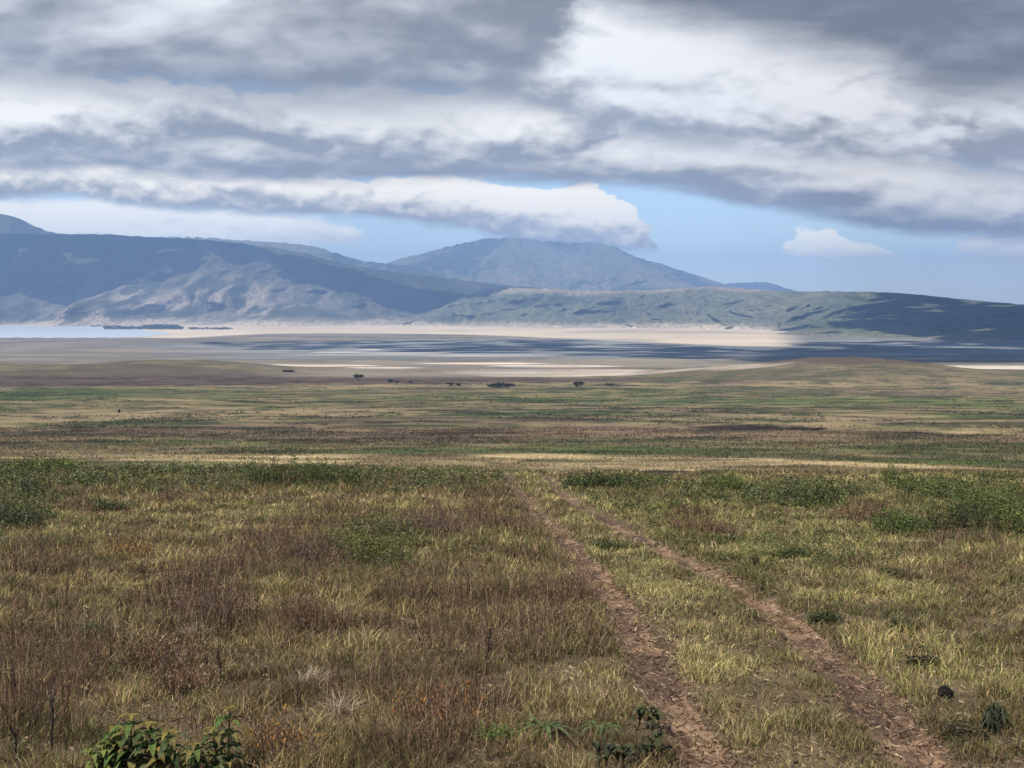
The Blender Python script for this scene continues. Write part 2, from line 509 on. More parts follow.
# ------------------------------------------------------------------ crater wall and far mountains
def build_range(name, label, crest, run, foot, lam, amp, colour_fn, mat, seed, cat='mountain', pw=1.35, cols=900, rows=110, spurs=(), rough=10.0, back=.8):
    """crest: (px, row, forward distance) along the skyline. A front slope with ribs and gullies and a back slope behind."""
    cp = [c[0] for c in crest]
    X = []; Yc = []; Zc = []
    pxs = np.linspace(cp[0], cp[-1], cols)
    fr = pchip(cp, [c[1] for c in crest]); fd = pchip(cp, [c[2] for c in crest])
    yc = fd(pxs); xc, _, zc = P(pxs, fr(pxs), yc)
    # unit ground direction across the slope (front side)
    tx = np.gradient(xc); ty = np.gradient(yc); ln = np.hypot(tx, ty)
    nx, ny = ty / ln, -tx / ln
    k = np.ones(61) / 61
    nx = nx * .35; q_ = np.hypot(nx, ny); nx = nx / q_; ny = ny / q_
    nx = np.convolve(np.pad(nx, 30, 'edge'), k, 'valid'); ny = np.convolve(np.pad(ny, 30, 'edge'), k, 'valid')
    s = np.concatenate([[0], np.cumsum(ln[1:])])
    t = np.concatenate([np.linspace(0, 1, rows), 1 + np.linspace(.03, 1, 26)])
    T, S = np.meshgrid(t, s, indexing='ij')
    XC, YC, ZC, NX, NY = (np.broadcast_to(a, T.shape) for a in (xc, yc, zc, nx, ny))
    H = ZC - foot
    front = T <= 1
    tt = np.clip(T, 0, 1)
    if callable(run): run = np.broadcast_to(run(pxs), T.shape)
    d = run * (1 - tt)
    rel = tt ** pw
    back_t = np.clip(T - 1, 0, 1)
    hz_ = np.where(front, rel, 1 - back_t ** 1.5 * .9)
    wx = lam * .6 * (fbm(S.ravel(), (d * 1.0).ravel(), lam * 1.3, 3, seed + 3) - .5).reshape(T.shape)

    def ridged(l, sd):
        n = fbm((S + wx).ravel(), (d * .28).ravel(), l, 2, sd).reshape(T.shape)
        return 1 - np.abs(n - .5) * 4
    g = .62 * ridged(lam, seed) + .3 * ridged(lam * .42, seed + 1) + .14 * ridged(lam * .18, seed + 2)
    env = np.sin(np.pi * np.clip(tt * .92 + .04, 0, 1)) ** .8
    disp = amp * (g - .35) * env * np.clip(H / 150, .1, 1)
    for (spx, hw, reach, tmax) in spurs:
        sc = np.interp(spx, pxs, s)
        e = np.clip(1 - np.abs((S + wx * .5 - sc) / (hw * (1.15 - tt * .75))), 0, 1) ** 1.3
        disp = disp + reach * e * sstep(tmax, tmax - .35, tt)
    x = XC + NX * np.where(front, d, 0) - NX * back_t * run * back * (T > 1)
    y = YC + NY * np.where(front, d, 0) - NY * back_t * run * back * (T > 1)
    z = foot + H * hz_
    # pushing a face forward at constant height = raising it at constant place
    x = x + NX * disp; y = y + NY * disp
    tn = (fbm(x.ravel(), y.ravel(), 60, 2, seed + 8) - .5).reshape(T.shape)
    z = z + rough * tn * np.clip(H / 80, 0, 1) * (tt > .02)
    n = T.size
    C = colour_fn(x.ravel(), y.ravel(), tt.ravel(), g.ravel(), np.broadcast_to(pxs, T.shape).ravel(), back_t.ravel())
    V = np.stack([x.ravel(), y.ravel(), z.ravel()], 1)
    o = mesh_np(name, V, None, C, mat, smooth=True, quads=grid_quads(*T.shape))
    tag(o, label, cat, 'structure')
    return o


FOREST_SHADE = np.array([.040, .050, .028]); SCRUB = np.array([.085, .085, .052]); DRY = np.array([.30, .235, .165]); BARE_LIT = np.array([.46, .37, .27])


def mixc(C, col, w):
    w = np.clip(w, 0, 1)[:, None]
    return C * (1 - w) + col * w


def wall_colour(x, y, t, g, px, bt):
    C = np.tile(SCRUB * .72, (len(x), 1))
    n1 = fbm(x, y * .22, 420 * .6, 5, 81); n2 = fbm(x, y * .22, 110 * .6, 4, 82)
    C = mixc(C, FOREST_SHADE, sstep(.42, .55, n1 * .6 + n2 * .2 + .15 * (t - .3) - .10 * g + .08))
    mid = np.exp(-((px - 245) / 95) ** 2)  # sunlit middle of the wall, its light put into the paler colours
    rib = sstep(-.1, .55, g)
    C = mixc(C, DRY * .6, (.12 + .88 * mid) * (.25 + .75 * rib) * sstep(.40, .56, n2 * .6 + n1 * .3 + .10 * mid - .06) * (1 - sstep(.5, .85, t)))
    C = mixc(C, BARE_LIT * .62, mid * rib * sstep(.46, .58, n2 * .7 + .15 + .1 * (g - .4)) * (1 - sstep(.3, .62, t)))
    C = mixc(C, FOREST_SHADE * .9, .8 * (1 - sstep(-.25, .1, g)) * sstep(.1, .25, t))
    C = mixc(C, BEACH * .85, (1 - sstep(.03, .10 + .16 * np.exp(-((px - 420) / 240) ** 2), t + .12 * (n1 - .5))))
    return C


def wall2_colour(x, y, t, g, px, bt):
    C = np.tile(SCRUB * 1.3, (len(x), 1))
    n1 = fbm(x, y * .22, 420 * .6, 5, 91); n2 = fbm(x, y * .22, 90 * .6, 4, 92)
    C = mixc(C, FOREST_SHADE * 1.1, sstep(.42, .58, n1 * .5 + n2 * .3 - .12 * g + .12))
    C = mixc(C, FOREST_SHADE * .9, .8 * (1 - sstep(-.2, .15, g)) * sstep(.1, .25, t))
    C = mixc(C, SCRUB * 1.7, .6 * sstep(.5, .62, n2 * .6 + n1 * .2 + .10 * g + .1))
    C = mixc(C, DRY * .9, .8 * sstep(.86, .97, t + .2 * (n1 - .5)) * (1 - sstep(740, 800, px)))
    C = mixc(C, FOREST_SHADE * 1.5, .45 * sstep(800, 900, px) * (1 - .5 * sstep(.55, .7, n1)))  # shaded end of the wall, darkened in the colour too
    C = mixc(C, BEACH * .85, (1 - sstep(.03, .26, t + .12 * (n1 - .5))) * (1 - .8 * sstep(770, 840, px)))
    return C


def cone_colour(x, y, t, g, px, bt):
    C = np.tile(SCRUB * 1.5, (len(x), 1))
    n1 = fbm(x, y * .22, 700 * .6, 5, 101); n2 = fbm(x, y * .22, 120 * .6, 4, 102)
    C = mixc(C, FOREST_SHADE, .95 * sstep(.42, .55, n1 * .3 + n2 * .25 - .42 * g + .37))  # gully shade put into the colour in place of deeper relief
    C = mixc(C, DRY * .7, .7 * sstep(.52, .62, n2 * .6 + n1 * .3 + .1 * g) * (1 - sstep(.4, .8, t)))
    return C


def dark_colour(x, y, t, g, px, bt):
    C = np.tile(SCRUB * .8, (len(x), 1))
    n1 = fbm(x, y * .22, 500 * .6, 5, 111)
    return mixc(C, FOREST_SHADE, sstep(.42, .56, n1))


FOOT = FLOOR - 8
build_range('mountain', 'broad blue mountain cone with ribbed flanks, its top under the cloud edge',
            [(300, 300, 16500), (350, 281, 16500), (390, 263, 16300), (440, 249, 16100), (470, 241.5, 16000), (490, 238.5, 16000), (520, 238, 15900), (545, 241, 15900), (575, 242, 15900), (602, 244, 16000), (640, 258, 16200),
             (670, 267, 16300), (700, 277, 16400), (722, 285, 16500), (770, 292, 16500), (860, 303, 16500)], 5200, FOOT, 1100, 620, cone_colour, M_FARWALL, 310, rough=34, pw=1.15)
build_range('mountain', 'wooded blue ridge behind the dark crater wall, half hidden by low cloud',
            [(60, 246, 13600), (120, 240, 13500), (165, 237, 13500), (200, 238, 13400), (240, 240.5, 13400), (290, 243.5, 13400), (320, 248.5, 13400), (345, 256, 13500), (365, 261.5, 13600), (400, 264.5, 13800), (440, 269, 14000), (500, 281, 14200), (560, 292, 14300)],
            3000, FOOT, 900, 380, cone_colour, M_FARWALL, 330, rough=34)
build_range('mountain', 'dark peak above the lake end of the crater wall',
            [(-420, 232, 11600), (-200, 217, 11600), (-60, 213, 11500), (0, 214.5, 11500), (18, 218, 11500), (32, 225, 11500), (48, 231.5, 11500), (75, 236.5, 11600), (110, 241, 11700), (200, 252, 11800)], 1800, FOOT, 700, 240, dark_colour, M_FARWALL, 350, rough=22)
build_range('mountain', 'faint small blue mountain, farthest of all, showing over the crater rim',
            [(640, 297, 20000), (690, 289, 20000), (735, 283.2, 19500), (762, 282.2, 19500), (792, 290, 19500), (840, 297, 19500), (900, 306, 19500)], 3000, FOOT, 1400, 400, dark_colour, M_FARWALL, 370, rough=30)
build_range('escarpment', 'long dark blue crater wall with pale sunlit bare spurs at its middle, behind the lake', [(-520, 232, 10800), (-200, 232, 10400), (-60, 236, 10200), (0, 233.5, 10100), (60, 234.5, 10000), (100, 234.5, 10000), (150, 237.5, 10000), (200, 240, 10000), (235, 243, 10000), (270, 247.5, 10000), (300, 252.5, 10000),
             (345, 264, 10000), (380, 270, 10100), (420, 275.5, 10200), (470, 281, 10400), (510, 285.5, 10600), (600, 292, 10900), (700, 300, 11200)],
            2300, FOOT, 640, 520, wall_colour, M_WALL, 410, cat='crater wall', spurs=((185, 420, 700, .62), (330, 360, 480, .5), (90, 260, 260, .5), (20, 260, 260, .4)), rough=11)
build_range('escarpment', 'lower grey green crater wall with rounded top, in front of the blue cone', [(395, 327, 9300), (420, 321, 9200), (440, 314, 9100), (458, 305, 9000), (475, 294, 8900), (490, 287.5, 8800), (520, 288, 8600), (560, 289.3, 8400), (600, 291, 8200), (640, 290.5, 8000), (680, 288.5, 7800), (705, 286.8, 7700), (730, 288, 7600),
             (760, 289.8, 7450), (800, 291.5, 7300), (850, 291.4, 7050), (885, 292, 6850), (920, 295, 6650), (960, 299.5, 6400), (1000, 303, 6150), (1030, 304.5, 6000), (1120, 303, 5600), (1300, 290, 5100), (1600, 285, 4800)],
            (lambda p: np.interp(p, [640, 780, 860, 1030, 1200], [1450, 1450, 1650, 2300, 2500])), FOOT, 400, 400, wall2_colour, M_WALL, 430, cat='crater wall', rough=8, pw=1.2, cols=1100)


# ------------------------------------------------------------------ vegetation generators
def blades(pos, h, w, lean, col, mid=.55, ang=None):
    """ribbon with a bent tip, one quad and one triangle each"""
    n = len(pos)
    a = rng.uniform(0, 2 * np.pi, n) if ang is None else ang
    la = rng.uniform(0, 2 * np.pi, n)
    sx, sy = np.cos(a) * w * .5, np.sin(a) * w * .5
    lx, ly = np.cos(la) * lean, np.sin(la) * lean
    V = np.empty((n, 5, 3), np.float32)
    for k, (sg, tz, tl) in enumerate(((-1, 0, 0), (1, 0, 0), (-.75, mid, .3), (.75, mid, .3), (0, 1, 1))):
        V[:, k, 0] = pos[:, 0] + sg * sx + lx * tl
        V[:, k, 1] = pos[:, 1] + sg * sy + ly * tl
        V[:, k, 2] = pos[:, 2] + h * tz - (.02 if tz == 0 else 0)
    b = np.arange(n)[:, None] * 5
    T = np.concatenate([b + np.array([[0, 1, 3]]), b + np.array([[0, 3, 2]]), b + np.array([[2, 3, 4]])], 0)
    return V.reshape(-1, 3), T, np.repeat(col, 5, 0)


def diamonds(pos, size, col, aspect=.45, up=.35):
    """leaf quads of random attitude"""
    n = len(pos)
    d = rng.normal(size=(n, 3)); d[:, 2] = np.abs(d[:, 2]) * up + d[:, 2] * (1 - up) * .6 + max(up - .35, 0) * 2.2
    d /= np.linalg.norm(d, axis=1, keepdims=True)
    e = rng.normal(size=(n, 3)); e -= (e * d).sum(1, keepdims=True) * d
    e /= np.linalg.norm(e, axis=1, keepdims=True) + 1e-9
    s = np.asarray(size)[:, None]
    V = np.stack([pos, pos + d * s * .5 + e * s * aspect * .5, pos + d * s, pos + d * s * .5 - e * s * aspect * .5], 1)
    b = np.arange(n)[:, None] * 4
    T = np.concatenate([b + np.array([[0, 1, 2]]), b + np.array([[0, 2, 3]])], 0)
    return V.reshape(-1, 3), T, np.repeat(col, 4, 0)


def join(parts):
    Vs, Ts, Cs, o = [], [], [], 0
    for V, T, C in parts:
        Vs.append(V); Ts.append(T + o); Cs.append(C); o += len(V)
    return np.vstack(Vs), np.vstack(Ts), np.vstack(Cs)


def pal(n, cols, wts, jit=.22):
    """n colours drawn from a palette with brightness jitter; wts may be per item (n,k)"""
    cols = np.array(cols); wts = np.asarray(wts, float)
    if wts.ndim == 1: wts = np.tile(wts, (n, 1))
    c = np.cumsum(wts / wts.sum(1, keepdims=True), 1)
    i = (rng.random(n)[:, None] > c).sum(1).clip(0, len(cols) - 1)
    return cols[i] * (1 + jit * rng.normal(size=(n, 1))).clip(.45, 1.7)


def herbs(pts, h, spread, nst, nlf, stemcol, leafcol, lsize, sw, lean=.35, lo=.25, wts=None, lwts=None, aspect=.45, droop=0.0, up=.35):
    """upright many-stemmed plants: ribbons and leaf quads. pts (n,3); h, spread (n,) metres"""
    n = len(pts)
    pi = np.repeat(np.arange(n), nst); S = len(pi)
    rad = spread[pi] * np.sqrt(rng.random(S)) * .55; a = rng.uniform(0, 2 * np.pi, S)
    base = pts[pi] + np.stack([np.cos(a) * rad, np.sin(a) * rad, np.zeros(S)], 1)
    hh = h[pi] * rng.uniform(.55, 1.08, S) * (1 - .45 * (rad / (spread[pi] * .55 + 1e-6)) ** 2)
    out = np.stack([np.cos(a), np.sin(a)], 1) * (rad * .55)[:, None] + rng.normal(size=(S, 2)) * (hh * lean * .4)[:, None]
    sv = np.empty((S, 5, 3), np.float32)
    w = sw[pi] if hasattr(sw, '__len__') else np.full(S, sw)
    sa = rng.uniform(0, np.pi, S)
    dx, dy = np.cos(sa) * w * .5, np.sin(sa) * w * .5
    for k, (sg, t) in enumerate(((-1, 0), (1, 0), (-.8, .5), (.8, .5), (0, 1))):
        sv[:, k, 0] = base[:, 0] + sg * dx + out[:, 0] * t ** 1.5; sv[:, k, 1] = base[:, 1] + sg * dy + out[:, 1] * t ** 1.5
        sv[:, k, 2] = base[:, 2] + hh * t - (.03 if t == 0 else 0)
    b = np.arange(S)[:, None] * 5
    ST = np.concatenate([b + np.array([[0, 1, 3]]), b + np.array([[0, 3, 2]]), b + np.array([[2, 3, 4]])], 0)
    SC = np.repeat(pal(S, stemcol, wts if wts is not None else np.ones(len(stemcol))), 5, 0)
    stems = (sv.reshape(-1, 3), ST, SC)
    li = np.repeat(np.arange(S), nlf); Ln = len(li)
    t = lo + (1 - lo) * rng.random(Ln) ** .8
    pos = np.stack([base[li, 0] + out[li, 0] * t ** 1.5, base[li, 1] + out[li, 1] * t ** 1.5, base[li, 2] + hh[li] * t - droop * hh[li] * rng.random(Ln)], 1)
    jit = (lsize[pi][li] if hasattr(lsize, '__len__') else lsize)
    pos = pos + rng.normal(size=(Ln, 3)) * (np.asarray(jit) * .7).reshape(-1, 1)
    pos[:, 2] = np.maximum(pos[:, 2], pts[pi][li][:, 2] + .01)
    sz = np.asarray(jit) * rng.uniform(.6, 1.4, Ln)
    leaves = diamonds(pos, sz, pal(Ln, leafcol, lwts if lwts is not None else np.ones(len(leafcol))), aspect, up)
    return stems, leaves


def onground(x, y, dz=0):
    return np.stack([x, y, gz(x, y) + dz], 1)


def sample_bank(n, y0, y1, power, margin=1.12):
    """points on the bank, thinning out with distance"""
    u = rng.random(n)
    k = 1 - power + 1e-4
    y = (y0 ** k + u * (y1 ** k - y0 ** k)) ** (1 / k)
    x = (rng.random(n) * 2 - 1) * (.394 * y * margin + 3.2)
    return x, y


# where things grow, judged by sighting: (px, row, half width, half height, weight)
WEEDP = [(210, 605, 60, 32, 1), (300, 612, 50, 40, 1), (290, 545, 55, 25, 1), (360, 520, 60, 20, .8), (440, 520, 90, 22, .9), (520, 545, 60, 45, .9), (470, 585, 80, 40, .9), (545, 590, 50, 40, .8), (370, 620, 70, 35, .8),
         (150, 640, 60, 35, .9), (60, 650, 60, 50, .6), (30, 710, 50, 60, .8), (180, 560, 120, 20, .55), (120, 500, 110, 18, .7), (440, 700, 55, 35, 1), (410, 740, 60, 30, .8), (280, 740, 45, 40, .9), (340, 690, 60, 30, .6),
         (240, 700, 40, 30, .5), (640, 500, 40, 10, .4), (700, 523, 35, 12, .6), (870, 512, 30, 12, .7), (960, 575, 30, 20, .5), (970, 555, 50, 18, .4), (900, 580, 40, 14, .25), (830, 570, 50, 12, .25), (50, 565, 60, 25, .5), (520, 640, 40, 30, .6), (410, 660, 50, 25, .5),
         (250, 485, 260, 10, .5), (480, 490, 60, 9, .6), (20, 600, 40, 40, .5), (490, 650, 60, 40, .35), (580, 620, 30, 35, .5), (330, 575, 120, 50, .4), (600, 480, 40, 8, .5)]
GREENP = [(60, 476, 110, 15, .8), (200, 480, 140, 13, .55), (310, 474, 75, 16, 1), (420, 484, 130, 12, .55), (620, 490, 80, 9, .8), (720, 492, 70, 10, .6), (810, 497, 70, 12, .8), (975, 505, 80, 30, .5), (905, 522, 30, 16, .5), (375, 548, 45, 22, .9),
          (20, 505, 50, 24, .7), (650, 510, 90, 12, .3), (760, 560, 120, 20, .18), (870, 640, 120, 50, .12), (500, 488, 30, 6, .7)]
PALEP = [(600, 520, 60, 30, .6), (680, 600, 60, 60, .8), (780, 700, 80, 90, .8), (560, 502, 30, 18, .9), (900, 590, 130, 40, .55), (350, 665, 60, 20, .6), (460, 505, 120, 14, .35), (160, 700, 110, 30, .3), (850, 660, 50, 30, .4), (310, 680, 30, 12, .8)]


def field(lst, px, py, nz=None):
    f = np.zeros(len(px))
    for (a, b, c, d, w) in lst:
        q = ((px - a) / c) ** 2 + ((py - b) / d) ** 2
        f = np.maximum(f, w * (1 - sstep(.35, 1.5, q)))
    return f


GR = [np.array(c) * np.array([1.22, 1.22, 1.10]) for c in ((.085, .098, .030), (.15, .142, .045), (.245, .205, .085), (.36, .275, .145), (.165, .105, .055), (.095, .055, .036))]


def build_grass():
    parts = []
    for (n, y0, y1, pw, hs, ws) in ((540000, 6.0, 20, 1.25, 1.0, .0050), (360000, 18, 38, 1.1, 1.0, .010), (240000, 36, 64, .9, 1.05, .019)):
        x, y = sample_bank(n, y0, y1, pw)
        m, c = rut(x, y)
        z = gz(x, y); px, py = proj(x, y, z)
        clump = fbm(x, y, .42, 3, 201)
        lane0 = np.exp(-(c / .75) ** 2)
        over = sstep(.55, .40, fbm(x, y, .8, 3, 207) * .6 + fbm(x, y, 3, 2, 208) * .4 + .06 * (1 - sstep(16, 45, y)))
        keep = rng.random(n) < (1 - (.97 - .5 * over) * sstep(.15, .6, m)) * (.50 + .25 * lane0 + 1.1 * sstep(.34, .62, clump))
        x, y, z, m, c, px, py, clump = (a[keep] for a in (x, y, z, m, c, px, py, clump))
        n = len(x)
        g = fbm(x, y, 3.6, 3, 203); s = fbm(x, y, 1.5, 3, 204); dk = fbm(x, y, 6.5, 3, 205)
        we = field(WEEDP, px, py); gr = field(GREENP, px, py); pl = field(PALEP, px, py)
        lane = np.exp(-(c / .75) ** 2)                                # grass between the ruts
        edge = sstep(.02, .25, m)
        right = sstep(1.0, 1.6, c)
        wts = np.stack([
            .25 + 1.1 * sstep(.5, .66, g) + 1.6 * gr + .35 * right,
            .75 + 1.2 * sstep(.45, .6, g) + .9 * lane + .5 * right + .5 * gr,
            .85 + .9 * sstep(.45, .62, s) + .9 * lane + .4 * pl,
            .30 + 1.0 * sstep(.55, .68, s) + 1.3 * pl * .6 + .5 * lane + .8 * edge - .25 * gr,
            .60 + .18 * (c < -1) + 1.0 * sstep(.5, .65, dk) + .5 * we + 1.2 * edge - .5 * lane,
            .38 + .15 * (c < -1) + .8 * sstep(.52, .66, dk) + .6 * we - .3 * lane], 1).clip(.02, None)
        bright = .64 + .66 * sstep(.36, .64, fbm(x, y, 1.1, 3, 209)) * (.7 + .6 * sstep(.4, .6, fbm(x, y, 5, 2, 210)))
        col = pal(n, GR, wts, .27) * bright[:, None]
        h = (.035 + .085 * rng.random(n) ** 1.6) * (.5 + 1.1 * sstep(.35, .7, clump)) * hs
        h = h * (1 - .2 * lane) * (1 - .4 * edge) * (1 + .5 * we + .3 * gr)
        w = ws * 1.5 * rng.uniform(.5, 1.6, n) * np.clip(y / (.5 * (y0 + y1)), .7, 1.5)
        lean = h * (.3 + 1.1 * rng.random(n))
        parts.append(blades(np.stack([x, y, z], 1), h, w, lean, col))
    # thinner cover running on down the slope, in the colours of the ground it stands on
    n = 230000
    y = 60 * (260 / 60) ** rng.random(n); x = (rng.random(n) * 2 - 1) * .45 * y
    z = gz(x, y); cc = ground_colour(x, y, z)
    keep = rng.random(n) < (.15 + .85 * sstep(.42, .6, fbm(x, y, 6, 4, 215))) * (1 - .8 * sstep(.12, .2, cc.mean(1)))
    x, y, z, cc = x[keep], y[keep], z[keep], cc[keep]; n = len(x)
    cc = cc * rng.uniform(.6, 1.35, (n, 1)) * (1 + .08 * rng.normal(size=(n, 3)))
    hh = rng.uniform(.06, .20, n) * np.clip(y / 90, 1, 2)
    parts.append(blades(np.stack([x, y, z], 1), hh, .034 * np.clip(y / 70, .9, 3.2) * rng.uniform(.6, 1.4, n), hh * 1.1, cc.clip(.01, 1)))
    # fallen straw, on the ruts most of all
    for (n, y0, y1) in ((290000, 6.5, 22), (95000, 20, 56)):
        x, y = sample_bank(n, y0, y1, 1.3)
        m, c = rut(x, y)
        keep = rng.random(n) < .12 + .62 * sstep(.02, .3, m) * (1 - .45 * sstep(.6, .95, m))
        x, y = x[keep], y[keep]; n = len(x)
        a = rng.uniform(0, np.pi, n); L_ = rng.uniform(.03, .10, n) * np.clip(y / 12, 1, 1.6); w = .0013 * np.clip(y / 10, .9, 5)
        d = np.stack([np.cos(a), np.sin(a)], 1); p = np.stack([-d[:, 1], d[:, 0]], 1)
        V = np.empty((n, 4, 3), np.float32)
        for k, (l, s) in enumerate(((-.5, -1), (-.5, 1), (.5, 1), (.5, -1))):
            xx = x + d[:, 0] * L_ * l + p[:, 0] * w * s * .6; yy = y + d[:, 1] * L_ * l + p[:, 1] * w * s * .6
            V[:, k, 0] = xx; V[:, k, 1] = yy; V[:, k, 2] = gz(xx, yy) + .022 + .03 * rng.random(n) * (l > 0)
        b = np.arange(n)[:, None] * 4
        T = np.concatenate([b + np.array([[0, 1, 2]]), b + np.array([[0, 2, 3]])], 0)
        parts.append((V.reshape(-1, 3), T, np.repeat(pal(n, [(.30, .205, .12), (.225, .138, .082), (.42, .33, .21), (.12, .075, .048)], [1, 1.6, .25, 1.3]), 4, 0)))
    V, T, C = join(parts)
    o = mesh_np('grass', V, T, C, M_GRASS)
    tag(o, 'short tussocky savanna grass, olive and straw coloured, covering the bank', 'grass', 'stuff')


build_grass()

DRYST = [(.10, .058, .037), (.15, .088, .052), (.06, .041, .030), (.26, .18, .11)]
DRYLF = [(.155, .076, .042), (.21, .11, .055), (.075, .046, .032), (.29, .19, .105), (.11, .083, .06)]


def lod(y, s):
    return s * np.clip(y / 14.0, .9, 4.0)


def build_weeds():
    parts = []
    n = 34000
    x, y = sample_bank(n, 7.5, 62, .9)
    m, c = rut(x, y); z = gz(x, y); px, py = proj(x, y, z)
    f = field(WEEDP, px, py) * (.05 + 1.35 * sstep(.49, .61, fbm(x, y, 1.5, 3, 211)))
    f = f + .02 + .03 * (c < -1)
    keep = (rng.random(n) < f * .62) & (m < .1)
    x, y, z = x[keep], y[keep], z[keep]; f = f[keep]; n = len(x)
    h = rng.uniform(.18, .70, n) * (.5 + .65 * np.clip(f, 0, 1))
    for lo, hi, ns, nl in ((0, 18, 10, 7), (18, 34, 8, 5), (34, 70, 5, 5)):
        k = (y >= lo) & (y < hi)
        if not k.any(): continue
        st, lf = herbs(np.stack([x, y, z], 1)[k], h[k], h[k] * .9, ns, nl, DRYST, DRYLF, lod(y[k], .020), lod(y[k], .0068), lean=.42, lo=.3, aspect=.26, up=.85)
        parts += [st, lf]
    V, T, C = join(parts)
    o = mesh_np('dry_weeds', V, T, C, M_WEED)
    tag(o, 'reddish brown dried weeds standing all through the grass', 'weeds', 'stuff')
    # green herbs
    parts = []
    n = 26000
    x, y = sample_bank(n, 7.5, 63, .7)
    m, c = rut(x, y); z = gz(x, y); px, py = proj(x, y, z)
    f = field(GREENP, px, py) * (.12 + 1.2 * sstep(.45, .6, fbm(x, y, 2.0, 3, 213))) + .03 * sstep(.5, .6, fbm(x, y, .9, 2, 216))
    keep = (rng.random(n) < f * .62) & (m < .05) & (np.abs(c) > 1.15)
    x, y, z = x[keep], y[keep], z[keep]; f = f[keep]; n = len(x)
    h = rng.uniform(.16, .46, n) * (.55 + .7 * np.clip(f, 0, 1))
    st, lf = herbs(np.stack([x, y, z], 1), h, h * 1.1, 6, 10, [(.07, .075, .03), (.11, .08, .045)],
                   [(.075, .092, .024), (.115, .128, .036), (.052, .064, .022), (.16, .145, .05)], lod(y, .030), lod(y, .006), lean=.4, lo=.15)
    V, T, C = join([st, lf])
    o = mesh_np('green_undergrowth', V, T, C, M_LEAF)
    tag(o, 'low green leafy herbs along the brow of the bank', 'undergrowth', 'stuff')


build_weeds()


# ------------------------------------------------------------------ scrub of the plain beyond the bank
def build_scrub():
    n = 150000
    u = rng.random(n); y = 66 * (900 / 66) ** u
    x = (rng.random(n) * 2 - 1) * .46 * y
    z = gz(x, y); C0 = ground_colour(x, y, z)
    green = sstep(.0, .03, C0[:, 1] - C0[:, 0] * .95)
    dark = sstep(.12, .06, C0.mean(1)) if False else 1 - sstep(.05, .13, C0.mean(1))
    d1 = fbm(x, y, 16, 4, 221, .6); d2 = fbm(x, y, 60, 4, 222, .6)
    dash = sstep(.55, .60, d1 * .7 + d2 * .3) * (.35 + .65 * sstep(90, 170, y))
    keep = rng.random(n) < (.006 + 1.0 * dash) * (.35 + .5 * green + .5 * dark)
    x, y, z, green, C0 = x[keep], y[keep], z[keep], green[keep], C0[keep]; n = len(x)
    s = rng.uniform(.08, .24, n) * np.clip(y / 150, .6, 2.4)
    k = 7
    i = np.repeat(np.arange(n), k)
    pos = np.stack([x[i], y[i], z[i]], 1) + rng.normal(size=(n * k, 3)) * s[i][:, None] * np.array([.7, .7, .22]) + np.array([0, 0, .12]) * s[i][:, None]
    tint = rng.random((n, 1))
    base = np.where(tint < .25 + .65 * green[:, None], np.array([[.055, .068, .026]]), np.where(tint < .8, C0 * .85 + .005, np.array([[.07, .05, .036]])))
    V, T, C = diamonds(pos, s[i] * rng.uniform(.5, 1.1, n * k), base[i] * rng.uniform(.7, 1.3, (n * k, 1)), .7)
    o = mesh_np('scrub', V, T, C, M_LEAF)
    tag(o, 'low tufts of scrub scattered over the plain below the bank', 'scrub', 'stuff')


build_scrub()


# ------------------------------------------------------------------ single plants
def site(px, py):
    """point of the ground seen at px, py"""
    y = float(y_of(py))
    for _ in range(12):
        x = float(P(px, py, y)[0]); z = float(gz(x, y))
        _, q = proj(x, y, z)
        y = max(4.0, y * (1 - float(np.clip((py - q) / max(q - 300, 8), -.2, .2)) * .9))
    x = float(P(px, py, y)[0])
    return x, y, float(gz(x, y))


GREEN_LF = [(.048, .075, .020), (.070, .105, .028), (.030, .048, .016), (.10, .125, .038)]
DARK_LF = [(.026, .040, .016), (.038, .058, .02), (.018, .028, .012), (.055, .075, .026)]


def tube(path, r0, r1, sides=5):
    path = np.array(path, float); n = len(path)
    V = []; Tq = []
    for i, p in enumerate(path):
        d = path[min(i + 1, n - 1)] - path[max(i - 1, 0)]; d /= np.linalg.norm(d) + 1e-9
        a = np.cross(d, [.3, .9, .2]); a /= np.linalg.norm(a); b = np.cross(d, a)
        r = r0 + (r1 - r0) * i / (n - 1)
        for k in range(sides):
            t = 2 * math.pi * k / sides
            V.append(p + r * (math.cos(t) * a + math.sin(t) * b))
    T = []
    for i in range(n - 1):
        for k in range(sides):
            a0 = i * sides + k; a1 = i * sides + (k + 1) % sides
            T += [(a0, a1, a1 + sides), (a0, a1 + sides, a0 + sides)]
    return np.array(V), np.array(T)


